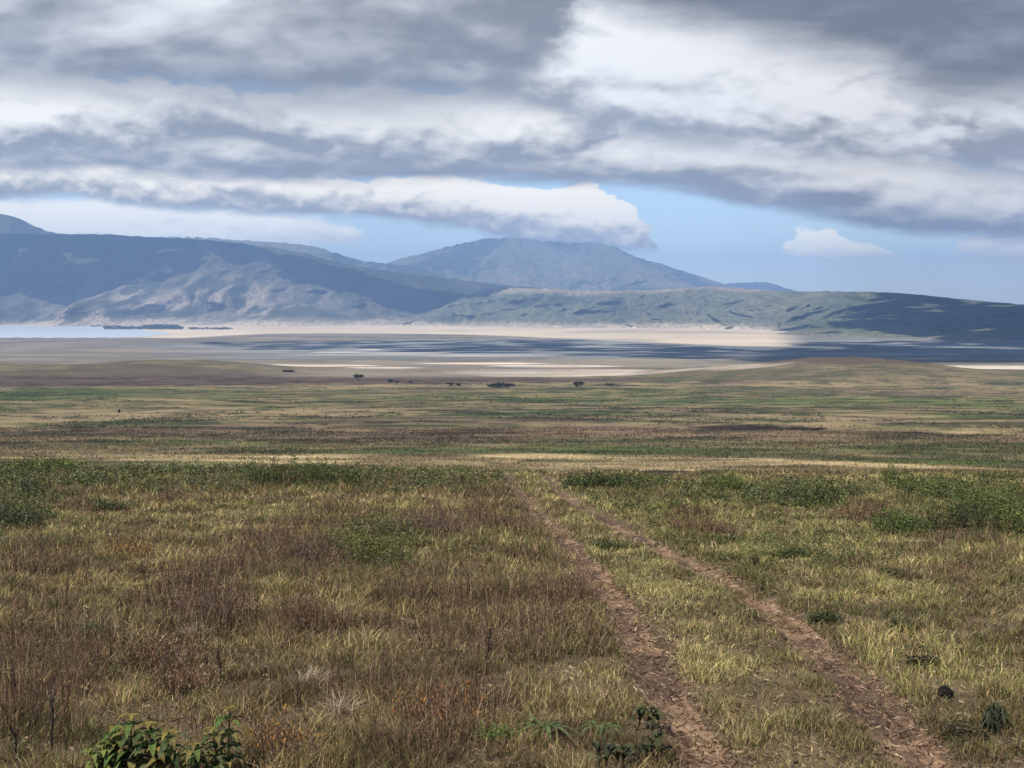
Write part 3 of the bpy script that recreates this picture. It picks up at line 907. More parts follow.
def bush(name, label, cat, px, py, w_px, h_px, leaf=DARK_LF, stem=((.06, .05, .03), (.09, .065, .04)), nst=None, lo=.08, ls=None, upright=False, group=None, lumps=None, mat=None, nlf=18):
    x, y, z = site(px, py)
    w = w_px * y / F; h = h_px * y / F * 1.12
    o = empty(name, (x, y, z))
    tag(o, label, cat, None, group)
    k = max(lumps or 3, int(w / h * 2.6))
    pts = np.zeros((k, 3)); pts[:, 0] = (np.linspace(-.42, .42, k) if k > 2 else np.zeros(k)) * w + rng.normal(size=k) * w * .03; pts[:, 1] = rng.uniform(-.5, .5, k) * min(w, h * 2.0) * .8
    hh = h * (1 - .45 * (2 * pts[:, 0] / w) ** 2) * rng.uniform(.7, 1.05, k); hh[0] = h
    sp = np.full(k, max(w / k * 2.0, h * .6)) * (.7 if upright else 1)
    pts[:, 2] = gz(pts[:, 0] + x, pts[:, 1] + y) - z
    l_ = ls or max(.035, y / F * 2.4)
    weed = mat is not None
    if weed: sp = sp * 1.5; hh = hh * rng.uniform(.6, 1.1, k)
    st, lf = herbs(pts, hh, sp, nst or (26 if weed else 17), 8 if weed else nlf, list(stem), leaf, l_, max(.006 if weed else .007, y / F * .5), lean=.18 if upright else .45, lo=lo, aspect=.24 if weed else .34 if upright else .5, up=.85 if weed else .6 if upright else .35)
    if not weed: lf = (lf[0], lf[1], lf[2] * np.array([1.75, 1.5, 1.1]))
    if k > 1:                                      # creeping rootstock that the stems rise from
        q = pts[np.argsort(pts[:, 0])] + np.array([0, 0, .015])
        RV, RT = tube(q, max(.012, w * .012), max(.010, w * .010))
        st = join([st, (RV, RT, np.tile(stem[0], (len(RV), 1)))])
    mesh_np('stems', *st, M_WEED, o); mesh_np('foliage', *lf, mat or M_LEAF, o)
    return o


SHR = 'green shrubs on the brow of the bank'
bush('shrub', 'widest dark green shrub on the brow, feathery topped, above the brown weeds', 'shrub', 300, 486, 116, 36, leaf=[(.04, .062, .018), (.055, .085, .024), (.028, .042, .015)], group=SHR, lumps=16, upright=True)
bush('shrub', 'rounded green shrub poking over the pale dry strip near the lake side', 'shrub', 58, 473, 36, 19, leaf=GREEN_LF, group=SHR, lumps=7)
bush('shrub', 'small bright green shrub at the far lake-side end of the brow', 'shrub', 18, 474, 44, 18, leaf=GREEN_LF, group=SHR, lumps=6)
bush('shrub', 'spiky twin-topped green shrub against the pale dry strip, past the track', 'shrub', 724, 492, 38, 23, leaf=[(.05, .078, .022), (.07, .10, .03)], group=SHR, lumps=5, upright=True)
bush('shrub', 'low spreading dark shrub between the spiky shrub and the big thicket', 'shrub', 812, 503, 66, 22, group=SHR, lumps=8)
bush('shrub', 'long low hedge-like shrub beside the far end of the ruts', 'shrub', 604, 488, 84, 17, group=SHR, lumps=12)
bush('shrub', 'compact round dark green shrub in front of the big thicket', 'shrub', 900, 533, 36, 27, leaf=[(.035, .06, .018), (.05, .085, .024)], group=SHR, lumps=6)
bush('shrub', 'tall darkest shrub of the thicket at the picture edge', 'shrub', 962, 532, 52, 50, group=SHR, lumps=10)
bush('shrub', 'mid green shrub behind the darkest shrub of the thicket', 'shrub', 992, 516, 64, 46, leaf=GREEN_LF, group=SHR, lumps=10)
bush('shrub', 'leafy green shrub cut by the picture edge, end of the thicket', 'shrub', 1022, 534, 40, 40, leaf=GREEN_LF, group=SHR, lumps=7)
bush('shrub', 'loose grey green shrub crowning the brow behind the thicket', 'shrub', 940, 496, 60, 26, leaf=[(.06, .085, .03), (.085, .11, .04), (.045, .06, .025)], group=SHR, lumps=8)
bush('shrub', 'small dark bush nestled in brown weeds below the rounded green shrub', 'shrub', 36, 497, 24, 17, leaf=[(.022, .032, .016), (.032, .046, .02)], group=SHR, lumps=5)
bush('shrub', 'dark bluish spreading bush at the lake-side picture edge', 'shrub', 14, 526, 52, 28, leaf=[(.028, .04, .022), (.042, .056, .028)], group=SHR, lumps=8)
bush('shrub', 'small dark green bush among tan weeds, alone beneath the green brow', 'shrub', 108, 512, 24, 14, leaf=[(.03, .05, .02), (.045, .07, .026)], group=SHR, lumps=4)
bush('shrub', 'green shrub surrounded by purplish brown weeds in mid bank', 'shrub', 375, 560, 58, 34, leaf=[(.05, .072, .022), (.075, .10, .03), (.035, .05, .018), (.12, .11, .04)], group=SHR, lumps=9)
bush('shrub', 'sprig-like shrub standing up before the pale strip, left of the thicket', 'shrub', 890, 484, 9, 20, leaf=GREEN_LF, group=SHR, lumps=2, upright=True)
bush('shrub', 'short green shrub tuft just right of the sprig-like shrub', 'shrub', 905, 487, 18, 12, leaf=GREEN_LF, group=SHR, lumps=3)

LOW = 'low leafy plants dotted in the grass'
bush('low_plant', 'dark flat plant between the ruts, far along the track', 'plant', 608, 551, 20, 13, leaf=[(.05, .062, .024), (.035, .045, .02)], group=LOW, lumps=4)
bush('low_plant', 'dark flat plant in the grass beyond the right rut, nearest the brown clump', 'plant', 796, 558, 28, 8, group=LOW, lumps=5)
bush('low_plant', 'pair of dark low tufts in open grass below the thicket', 'plant', 893, 577, 26, 9, group=LOW, lumps=4)
bush('low_plant', 'wide dark leafy mat in the grass, midway between right rut and black lump', 'plant', 905, 632, 30, 14, leaf=[(.045, .055, .026), (.03, .036, .018), (.07, .06, .04)], group=LOW, lumps=6)
bush('low_plant', 'small dark tuft hugging the right rut edge', 'plant', 826, 624, 24, 16, leaf=[(.045, .058, .026), (.03, .04, .02)], group=LOW, lumps=4)
bush('low_plant', 'bluish green little plant in the grass left of the reddish weeds', 'plant', 97, 634, 26, 13, leaf=[(.07, .10, .06), (.09, .12, .07)], group=LOW, lumps=4)
bush('low_plant', 'small bright green plant beside the orange-tipped weeds', 'plant', 498, 741, 24, 12, leaf=[(.045, .10, .025), (.065, .13, .03)], group=LOW, lumps=4)
bush('low_plant', 'dark tuft in dry grass just below the black lump', 'plant', 960, 738, 30, 13, leaf=[(.05, .045, .03), (.03, .03, .018)], group=LOW, lumps=5)
bush('low_plant', 'dark low tuft in the grass straight above the black lump', 'plant', 924, 666, 26, 8, leaf=[(.06, .055, .035), (.035, .034, .02)], group=LOW, lumps=4)
bush('low_plant', 'upright dark sprig in grass right of the right rut, far up', 'plant', 754, 567, 8, 12, leaf=[(.05, .05, .028), (.035, .036, .02)], group=LOW, lumps=2, upright=True)

WD = 'clumps of dried brown weeds'
DK = [(.11, .072, .062), (.15, .09, .07), (.08, .055, .05), (.2, .14, .10)]
bush('weed_clump', 'dense dark purplish brown weed clump, darkest on the bank', 'weeds', 214, 622, 50, 46, leaf=DK, stem=DRYST, group=WD, lumps=9, mat=M_WEED, lo=.3)
bush('weed_clump', 'broad greyish purple weed clump just behind the darkest clump', 'weeds', 298, 562, 62, 40, leaf=DK, stem=DRYST, group=WD, lumps=10, mat=M_WEED, lo=.3)
bush('weed_clump', 'brown weed clump with many upright stems, next to the darkest clump', 'weeds', 312, 632, 56, 48, leaf=DRYLF, stem=DRYST, group=WD, lumps=9, mat=M_WEED, lo=.3, upright=True)
bush('weed_clump', 'purplish brown weed clump between the green mid-bank shrub and the ruts', 'weeds', 432, 535, 66, 32, leaf=DK, stem=DRYST, group=WD, lumps=10, mat=M_WEED, lo=.3)
bush('weed_clump', 'tall thin reddish weed clump closest to the left rut', 'weeds', 556, 610, 44, 52, leaf=DRYLF, stem=DRYST, group=WD, lumps=8, mat=M_WEED, lo=.35, upright=True)
bush('weed_clump', 'orange-tipped dark weed clump low on the bank', 'weeds', 446, 728, 56, 58, leaf=DRYLF + [(.38, .16, .03)], stem=DRYST, group=WD, lumps=9, mat=M_WEED, lo=.3)
bush('weed_clump', 'dark weed clump with a few orange flowers beside the broad-leaved plant', 'weeds', 282, 760, 44, 62, leaf=DRYLF + [(.42, .20, .03)], stem=DRYST, group=WD, lumps=7, mat=M_WEED, lo=.3, upright=True)
bush('weed_clump', 'weed clump dotted with yellow orange flowers, high on the left bank', 'weeds', 130, 557, 34, 20, leaf=DRYLF + [(.50, .26, .04), (.45, .2, .03)], stem=DRYST, group=WD, lumps=5, mat=M_WEED, lo=.4)
bush('weed_clump', 'brown weed clump right of the track, under the spiky shrub', 'weeds', 700, 531, 52, 19, leaf=DRYLF, stem=DRYST, group=WD, lumps=8, mat=M_WEED, lo=.3)
bush('weed_clump', 'pinkish brown weed clump beside the compact round shrub', 'weeds', 868, 520, 40, 22, leaf=DRYLF, stem=DRYST, group=WD, lumps=6, mat=M_WEED, lo=.3)
bush('weed_clump', 'thin brown weed stalks standing alone below the thicket', 'weeds', 960, 596, 34, 42, leaf=DRYLF, stem=DRYST, group=WD, lumps=5, mat=M_WEED, lo=.4, upright=True, nst=6)
bush('weed_clump', 'reddish weed clump in front of the darkest clump, tallest stalks leaning', 'weeds', 160, 668, 66, 52, leaf=DRYLF, stem=DRYST, group=WD, lumps=10, mat=M_WEED, lo=.3)
bush('weed_clump', 'tan and brown weed clump directly under the reddish leaning clump', 'weeds', 186, 690, 60, 42, leaf=DRYLF + [(.3, .2, .12)], stem=DRYST + [(.3, .2, .12)], group=WD, lumps=8, mat=M_WEED, lo=.3, upright=True)


# bare twigs: tapered tubes with a few branches
def twig(label, px, py, h_px, group='bare dark twigs standing in the grass'):
    x, y, z = site(px, py); h = h_px * y / F
    parts = []
    main = [(0, 0, -.02)]
    for i in range(1, 7): main.append((main[-1][0] + rng.normal() * .012, main[-1][1] + rng.normal() * .012, h * i / 6))
    V, T = tube(main, .012, .004); parts.append((V, T, np.tile([.035, .027, .022], (len(V), 1))))
    for _ in range(9):
        i = rng.integers(2, 6); p = np.array(main[i]); d = rng.normal(size=3); d[2] = abs(d[2]) + .5; d /= np.linalg.norm(d)
        L_ = h * rng.uniform(.15, .35)
        V, T = tube([p, p + d * L_ * .5 + rng.normal(size=3) * .01, p + d * L_], .006, .002, 4)
        parts.append((V, T, np.tile([.05, .037, .03], (len(V), 1))))
    V, T, C = join(parts)
    o = mesh_np('twig', V, T, C, M_WEED); o.location = (x, y, z)
    tag(o, label, 'twig', None, group)


twig('bare dark twig, taller, standing in pale grass left of the broad-leaved plant', 52, 752, 62)
twig('bare dark twig, shorter and thicker, at the lower picture corner', 15, 764, 40)
twig('bare dark twig rising from the tan weed clump', 219, 682, 36)
twig('dark forked twig in open grass near the top of the left rut weeds', 485, 662, 34)


# broad drooping leaves
def leaf_strip(base, az, length, width, arch, droop, col, seg=6, up=.9):
    """one blade-shaped leaf, folded along its rib, arching out and down"""
    V = []; C = []
    dx, dy = math.cos(az), math.sin(az)
    for i in range(seg + 1):
        t = i / seg
        out = length * (t * .95); rise = length * (up * t - (up + droop) * t ** 2 * arch)
        wd = width * (math.sin(math.pi * (t * .93 + .05)) ** .8) * .5 + .0015
        c = np.array(base) + np.array([dx * out, dy * out, rise])
        f = wd * .35
        V += [c + np.array([-dy * wd, dx * wd, f]), c, c + np.array([dy * wd, -dx * wd, f])]
        s = rng.uniform(.92, 1.08)
        C += [np.array(col) * s, np.array(col) * 1.25 * s, np.array(col) * s]
    T = []
    for i in range(seg):
        a = i * 3
        for k in (0, 1): T += [(a + k, a + k + 1, a + k + 4), (a + k, a + k + 4, a + k + 3)]
    return np.array(V), np.array(T), np.array(C)


def leafy(name, label, px, py, stems, llen, lwid, cols, group=None, tiers=5, per=5, arch=.75, droop=.5, stemcol=(.08, .09, .035), tipcol=None, up=.9):
    """plant of several stems (dx px, height px) that carry whorls of arching leaves"""
    x, y, z = site(px, py)
    o = empty(name, (x, y, z)); tag(o, label, 'plant', None, group)
    sp, lp = [], []
    for (dx, hp) in stems:
        bx = dx * y / F; by = rng.uniform(-.12, .12); h = hp * y / F
        bz = float(gz(x + bx, y + by)) - z
        path = [(bx, by, bz - .02), (bx + rng.normal() * .01, by, bz + h * .5), (bx + rng.normal() * .02, by, bz + h)]
        V, T = tube(path, .009, .005); mesh_np('stem', V, T, np.tile(stemcol, (len(V), 1)), M_WEED, o)
        for k in range(tiers):
            t = (k + 1) / tiers
            p = np.array(path[1]) * 2 * t + np.array(path[0]) * (1 - 2 * t) if t < .5 else np.array(path[2]) * (2 * t - 1) + np.array(path[1]) * (2 - 2 * t)
            a0 = rng.uniform(0, 6.28)
            for j in range(per):
                c = np.array(cols[rng.integers(len(cols))]) * rng.uniform(.8, 1.2)
                if tipcol is not None and k == tiers - 1: c = np.array(tipcol) * rng.uniform(.8, 1.2)
                s = rng.uniform(.7, 1.1) * (1 - .45 * (t > .9))
                lp.append(leaf_strip(p, a0 + 6.28 * j / per + rng.normal() * .25, llen * s, lwid * s, arch, droop, c, up=up * rng.uniform(.7, 1.3)))
    V, T, C = join(lp)
    mesh_np('leaves', V, T, C, M_BROAD, o, smooth=True)
    return o


BRO = [(.055, .085, .022), (.085, .115, .030), (.040, .060, .020), (.11, .12, .036), (.15, .125, .04), (.075, .085, .04)]
leafy('leafy_plant', 'broad-leaved green plant with yellowish tips at the bottom of the view', 150, 775, [(-42, 44), (-18, 60), (2, 52), (22, 46), (-30, 30), (8, 30)], .18, .056, BRO, 'broad-leaved green plants', tiers=5, per=5, tipcol=(.17, .13, .03))
leafy('leafy_plant', 'taller narrower broad-leaved plant beside the yellow-tipped one', 222, 776, [(-8, 48), (4, 66), (-26, 34)], .15, .046, BRO, 'broad-leaved green plants', tiers=5, per=5, tipcol=(.15, .11, .035))
leafy('leafy_plant', 'little yellowish leafy sprig low beside the yellow-tipped plant', 102, 776, [(0, 34), (-8, 26)], .11, .04, [(.12, .14, .035), (.10, .12, .03)], 'broad-leaved green plants', tiers=4, per=4)
leafy('rosette_plant', 'green strap-leaved rosette left of the left rut, the larger one', 547, 738, [(0, 9)], .32, .034, [(.05, .085, .03), (.075, .11, .038), (.10, .12, .05)], 'strap-leaved rosettes by the left rut', tiers=2, per=11, arch=.8, droop=.3)
leafy('rosette_plant', 'green strap-leaved rosette nearer the left rut, beside dark curled leaves', 603, 734, [(0, 8)], .27, .036, [(.055, .085, .028), (.08, .105, .04)], 'strap-leaved rosettes by the left rut', tiers=2, per=9, arch=.8, droop=.35)
CUR = [(.040, .046, .02), (.058, .062, .026), (.03, .034, .018), (.08, .07, .035)]
leafy('curled_plant', 'dark curled leaves against the left rut edge, uppermost of three', 648, 731, [(-10, 18), (2, 24), (12, 20)], .16, .06, CUR, 'dark curled-leaf plants by the left rut', tiers=2, per=3, up=1.6, arch=.7)
leafy('curled_plant', 'dark curled leaves on short stalks at the very bottom of the view', 612, 772, [(-14, 26), (-6, 30), (6, 22), (14, 20)], .15, .06, CUR, 'dark curled-leaf plants by the left rut', tiers=2, per=3, up=1.8, arch=.65)
leafy('curled_plant', 'dark bunched curled leaves between the bottom stalks and the left rut', 652, 764, [(-12, 22), (0, 34), (10, 40), (-4, 16)], .11, .05, CUR, 'dark curled-leaf plants by the left rut', tiers=3, per=3, up=1.5, arch=.7)
leafy('hooded_plant', 'dark dome of hanging leaves in the grass by the black lump', 997, 731, [(-7, 20), (0, 27), (6, 23), (0, 16), (-3, 24), (9, 15)], .11, .024, [(.028, .034, .018), (.045, .05, .026), (.02, .024, .014), (.06, .065, .035)], None, tiers=5, per=8, arch=1.1, droop=1.0, up=.5)


def clod():
    x, y, z = site(945, 698)
    r = .062
    import bmesh
    bm = bmesh.new(); bmesh.ops.create_icosphere(bm, subdivisions=4, radius=1)
    V = np.array([v.co[:] for v in bm.verts]); T = np.array([[v.index for v in f.verts] for f in bm.faces]); bm.free()
    n = fbm(V[:, 0] * 1.3 + 5, V[:, 1] * 1.3 + V[:, 2] * 1.7, 1.0, 4, 401)
    n2 = vnoise(V[:, 0] * 9 + 30, V[:, 1] * 9 + V[:, 2] * 11, 402)
    V = V * (.75 + .55 * n + .12 * n2)[:, None] * np.array([1.05, .9, .95]) * r
    V[:, 2] += r * .75
    C = np.tile([.016, .013, .011], (len(V), 1)) * (.6 + .8 * n2)[:, None]
    o = mesh_np('dark_clod', V, T, C, M_TRACK, smooth=False); o.location = (x, y, z)
    tag(o, 'small black lump lying in the grass right of the right rut', 'clod')


clod()


def thatch(label, px, py, w_px, n=220):
    """a tuft of pale fallen straw"""
    x, y, z = site(px, py); w = w_px * y / F
    a = rng.uniform(0, 6.28, n); r = rng.random(n) * w * .3
    pos = np.stack([np.cos(a) * r, np.sin(a) * r, gz(x + np.cos(a) * r, y + np.sin(a) * r) - z], 1)
    V, T, C = blades(pos, rng.uniform(.05, .2, n), np.full(n, .008), rng.uniform(.1, .35, n), pal(n, [(.45, .36, .24), (.34, .26, .17), (.26, .18, .11)], [1, 1, .6]))
    o = mesh_np('straw_tuft', V, T, C, M_GRASS); o.location = (x, y, z)
    tag(o, label, 'straw', None, 'pale fallen straw tufts')


thatch('pale flattened straw tuft in front of the reddish leaning weeds', 192, 640, 30)
thatch('pale straw tuft on short green grass between weed clumps, the widest', 310, 688, 46, 320)
thatch('grey straw tuft bent over beneath the widest straw tuft', 345, 716, 60, 300)


# ------------------------------------------------------------------ trees out on the plain
def tree(name, label, px, py, w_px, h_px, flat=False, group='far trees on the plain'):
    x, y, z = site(px, py)
    w = w_px * y / F; h = h_px * y / F
    o = empty(name, (x, y, z)); tag(o, label, 'tree', None, group)
    tp = []
    top = h * (.55 if flat else .4)
    for k in range(4):
        a = 1.57 * k + .4
        V, T = tube([(0, 0, -.3), (.02 * w * math.cos(a), .02 * w * math.sin(a), top * .6), (.30 * w * math.cos(a), .30 * w * math.sin(a), top * 1.35)], h * .045, h * .015)
        tp.append((V, T, np.tile([.05, .04, .03], (len(V), 1))))
    mesh_np('trunk', *join(tp), M_WEED, o)
    n = 900
    c = rng.normal(size=(14, 3)) * np.array([w * .26, w * .22, h * (.08 if flat else .17)]) + np.array([0, 0, h * (.78 if flat else .58)])
    i = rng.integers(0, 14, n)
    pos = c[i] + rng.normal(size=(n, 3)) * np.array([w * .10, w * .10, h * .09])
    V, T, C = diamonds(pos, rng.uniform(.06, .13, n) * max(w, h) * 1.1, pal(n, [(.022, .032, .016), (.035, .046, .02), (.016, .022, .012)], [1, 1, .6]), .7)
    mesh_np('crown', V, T, C, M_LEAF, o)


tree('acacia_tree', 'flat-topped lone tree at the end of the dark brown band', 358, 381, 9, 6.5, True)
tree('acacia_tree', 'dark tree, left one of the close pair on the pale flat', 576, 387.5, 5.5, 6)
tree('acacia_tree', 'dark tree, broader one of the close pair on the pale flat', 581, 387, 6.5, 5.5)
tree('bushy_tree', 'low spreading dark tree above the dark brown band, left of the lone tree', 289, 373.5, 10, 3.2, True)
tree('bushy_tree', 'small dark tree just right of the flat-topped lone tree', 391, 382.5, 6, 3.4)
tree('bushy_tree', 'tiny dark tree touching the small one right of the lone tree', 398, 383, 4, 2.6)
tree('bushy_tree', 'tiny dark tree by itself midway along the scattered row', 411, 383.5, 4, 2.6)
tree('bushy_tree', 'small dark tree, first of the pair ending the scattered row', 450, 385.5, 7, 3)
tree('bushy_tree', 'small dark tree, second of the pair ending the scattered row', 459, 385.8, 6, 2.6)
tree('bushy_tree', 'long low dark thicket tree left of the close pair', 498, 387.5, 22, 3, True)
tree('bushy_tree', 'small low tree right of the close pair on the flat', 610, 386.5, 7, 2.8, True)
tree('bushy_tree', 'tiny tree silhouetted on the shoulder of the rounded hill', 925, 368.2, 3, 3)
tree('bushy_tree', 'dark small bush alone on the pale grass of the lake-side plain', 119.5, 413.5, 3.2, 4)


def lakeshore_wood():
    parts = []
    zg = FLOOR
    for (a, b, q, hp, n) in ((40, 92, 325.2, 2.6, 150), (66, 72, 325.2, 5.0, 30), (105, 182, 329.0, 3.2, 260), (145, 178, 327.4, 3.4, 160), (190, 232, 329.2, 2.2, 120), (92, 120, 326.5, 1.6, 60)):
        px = rng.uniform(a, b, n); yy = (CAMZ - zg) / -ray(px, np.full(n, q) + rng.uniform(-.5, .5, n))[2] * ray(px, np.full(n, q))[1]
        x = (px - 512) / F * yy
        h = hp * yy / F * rng.uniform(.5, 1.0, n)
        k = 14
        i = np.repeat(np.arange(n), k)
        pos = np.stack([x[i], yy[i], zg + h[i] * rng.uniform(.1, .75, n * k)], 1) + rng.normal(size=(n * k, 3)) * (h[i] * .3)[:, None] * np.array([1, 1, .3])
        parts.append(diamonds(pos, h[i] * .5, pal(n * k, [(.03, .036, .02), (.045, .05, .026)], [1, 1]), .8))
    o = mesh_np('lakeshore_wood', *join(parts), M_LEAF)
    tag(o, 'thin dark line of trees along the far lake shore', 'wood', 'stuff')


lakeshore_wood()

# ------------------------------------------------------------------ sun, haze, clouds that throw the shadows
SUN = np.array([-.45, -.36, .82]); SUN /= np.linalg.norm(SUN)


def cloud_over(dots, label, rad=(110, 190), hc=2700):
    """an unseen bank of cloud, put between the sun and the listed ground points to shade them"""
    import bmesh
    bm = bmesh.new(); bmesh.ops.create_icosphere(bm, subdivisions=2, radius=1)
    V0 = np.array([v.co[:] for v in bm.verts]); T0 = np.array([[v.index for v in f.verts] for f in bm.faces]); bm.free()
    parts = []
    for (x, y, z, f) in dots:
        h = hc + rng.uniform(-60, 90)
        k = (h - z) / SUN[2]
        c = np.array([x, y, z]) + SUN * k
        r = rng.uniform(*rad) * f
        V = V0 * np.array([1.15, 1.15, .75]) * r * rng.uniform(.8, 1.2, (1, 3)); V = V * (1 + .18 * (vnoise(V0[:, 0] * 2.1 + x, V0[:, 1] * 2.1 + V0[:, 2] * 1.7, 9)[:, None] - .5))
        parts.append((V + c, T0, np.tile([.85, .85, .86], (len(V), 1))))
    o = mesh_np('cloud', *join(parts), M_CLOUD, smooth=True)
    tag(o, label, 'cloud', 'stuff', 'unseen cloud banks that shade the crater')


mc, nt, N, L = new_mat('cloud_white')
_o = N('ShaderNodeOutputMaterial'); _d = N('ShaderNodeBsdfDiffuse'); _d.inputs['Color'].default_value = (.85, .85, .87, 1); L(_d.outputs[0], _o.inputs[0])
M_CLOUD = mc


def inpoly(px, py, poly):
    c = np.zeros(len(px), bool); n = len(poly)
    for i in range(n):
        (x1, y1), (x2, y2) = poly[i], poly[(i + 1) % n]
        c ^= ((y1 > py) != (y2 > py)) & (px < (x2 - x1) * (py - y1) / (y2 - y1 + 1e-9) + x1)
    return c


def dots(poly, n, yf, f=1.0):
    a = np.array(poly); px = rng.uniform(a[:, 0].min(), a[:, 0].max(), n); py = rng.uniform(a[:, 1].min(), a[:, 1].max(), n)
    k = inpoly(px, py, poly); px, py = px[k], py[k]
    out = []
    for p, q in zip(px, py):
        y = yf(p, q); x, _, z = P(p, q, y)
        out.append((float(x), float(y), float(z), f))
    return out


wall_y = lambda p, q: 8000 + 2000 * np.clip((325 - q) / 80, 0, 1)
floor_y = lambda p, q: float(y_of(q))
CL_A = dots([(-520, 215), (-60, 212), (0, 218), (60, 238), (150, 240), (240, 247), (330, 262), (420, 278), (490, 286), (452, 304), (400, 300), (345, 288), (290, 268), (235, 262), (175, 276), (130, 294), (96, 304), (-520, 305)], 620, wall_y)
CL_B = dots([(190, 342), (400, 340), (560, 340), (760, 350), (1100, 352), (1300, 356), (1300, 362), (780, 362), (640, 357), (430, 352), (260, 349)], 900, floor_y, .36)
CL_B += dots([(770, 351), (830, 342), (1300, 336), (1300, 362), (790, 362)], 420, floor_y, .5)
def right_y(p, q):
    cyy = np.interp(p, [800, 850, 1030, 1300], [7300, 7050, 6000, 5100]); ft = cyy - np.interp(p, [800, 850, 1030], [1450, 1620, 2300])
    cq = np.interp(p, [800, 850, 960, 1030, 1300], [291, 291, 299, 304, 300]); fq = np.interp(p, [800, 850, 1030, 1300], [330, 331, 341, 345])
    return cyy - (cyy - ft) * np.clip((q - cq) / (fq - cq), 0, 1.1) ** .85


CL_C = dots([(868, 297), (890, 290), (930, 295), (1030, 304), (1300, 300), (1300, 350), (770, 346), (800, 336), (840, 318)], 420, right_y, .8)
CL_C = [(a, b, c, f * float(np.clip(.42 + .58 * (512 + F * a / b - 840) / 110 + rng.normal() * .15, .35, 1.05))) for a, b, c, f in CL_C]

CL_A += dots([(290, 254), (490, 283), (492, 298), (430, 303), (350, 288)], 190, wall_y)
cloud_over(CL_A, 'heavy unseen cloud bank overhead that shades the dark crater wall')
cloud_over(CL_B, 'unseen cloud bank overhead that shades the blue grey crater floor', (80, 140))
cloud_over(CL_C, 'unseen cloud bank overhead that shades the end of the lower crater wall')


def build_haze():
    x0, x1, y0, y1, z0, z1 = -22500, 22500, -22500, 22500, FLOOR - 12, 930.0
    v = [(x0, y0, z0), (x1, y0, z0), (x1, y1, z0), (x0, y1, z0), (x0, y0, z1), (x1, y0, z1), (x1, y1, z1), (x0, y1, z1)]
    f = [(3, 2, 1, 0), (4, 5, 6, 7), (0, 1, 5, 4), (1, 2, 6, 5), (2, 3, 7, 6), (3, 0, 4, 7)]
    me = bpy.data.meshes.new('haze'); me.from_pydata(v, [], f); me.update()
    o = bpy.data.objects.new('haze', me); COL.objects.link(o)
    m, nt, N, L = new_mat('blue_air')
    out = N('ShaderNodeOutputMaterial'); p = N('ShaderNodeVolumePrincipled')
    p.inputs['Color'].default_value = (.38, .60, 1.0, 1); p.inputs['Density'].default_value = 8.0e-5; p.inputs['Anisotropy'].default_value = 0.0
    L(p.outputs[0], out.inputs['Volume'])
    me.materials.append(m)
    tag(o, 'thin blue haze over the crater', 'haze', 'stuff')


build_haze()

sl = bpy.data.lights.new('sun', 'SUN'); sl.energy = 5.0; sl.angle = math.radians(.53); sl.color = (1.0, .955, .88)
so = bpy.data.objects.new('sun', sl); COL.objects.link(so)
from mathutils import Vector
so.rotation_euler = Vector(SUN).to_track_quat('Z', 'Y').to_euler()

# ------------------------------------------------------------------ sky: clear Nishita blue behind banks of cloud
world = bpy.data.worlds.new('World'); scene.world = world; world.use_nodes = True
nt = world.node_tree; nt.nodes.clear(); N, L = nt.nodes.new, nt.links.new


def M(op, a, b=None, c=None, clamp=False):
    n = N('ShaderNodeMath'); n.operation = op; n.use_clamp = clamp
    for k, v in enumerate((a, b, c)):
        if v is None: continue
        if isinstance(v, (int, float)): n.inputs[k].default_value = v
        else: L(v, n.inputs[k])
    return n.outputs[0]


def ss(v, a, b):
    n = N('ShaderNodeMapRange'); n.interpolation_type = 'SMOOTHSTEP'
    n.inputs[1].default_value = a; n.inputs[2].default_value = b; n.inputs[3].default_value = 0; n.inputs[4].default_value = 1
    L(v, n.inputs[0]); return n.outputs[0]


tc = N('ShaderNodeTexCoord'); sep = N('ShaderNodeSeparateXYZ'); L(tc.outputs['Generated'], sep.inputs[0])
fy = M('MAXIMUM', M('ABSOLUTE', sep.outputs[1]), .12)
U = M('ADD', M('MULTIPLY', M('DIVIDE', sep.outputs[0], fy), F), 512)      # degrees of azimuth, in the units the banks are drawn in
W = M('SUBTRACT', HZ, M('MULTIPLY', M('DIVIDE', sep.outputs[2], fy), F))   # height above the horizon, same units


def vec(x, y, z=0.0):
    n = N('ShaderNodeCombineXYZ')
    for k, v in enumerate((x, y, z)):
        if isinstance(v, (int, float)): n.inputs[k].default_value = v
        else: L(v, n.inputs[k])
    return n.outputs[0]


def nz(sx, sy, det, rough, seed, du=0, dw=0, dist=0.0):
    v = vec(M('MULTIPLY', M('ADD', U, du), 1 / sx), M('MULTIPLY', M('ADD', W, dw), 1 / sy), seed)
    n = N('ShaderNodeTexNoise'); n.inputs['Scale'].default_value = 1; n.inputs['Detail'].default_value = det; n.inputs['Roughness'].default_value = rough
    n.inputs['Distortion'].default_value = dist
    L(v, n.inputs['Vector']); return n.outputs['Fac']


UX = M('DIVIDE', M('ADD', U, 400), 1800, clamp=True)


def curve(pts):
    """height of a cloud edge along the horizon"""
    n = N('ShaderNodeFloatCurve'); c = n.mapping.curves[0]
    n.mapping.use_clip = False
    pts = sorted(pts)
    xy = [((p[0] + 400) / 1800, (p[1] + 200) / 600) for p in pts]
    while len(c.points) < len(xy): c.points.new(.5, .5)
    for q, (a, b) in zip(c.points, xy): q.location = (a, b); q.handle_type = 'AUTO_CLAMPED'
    n.mapping.update()
    L(UX, n.inputs['Value'])
    return M('SUBTRACT', M('MULTIPLY', n.outputs[0], 600), 200)


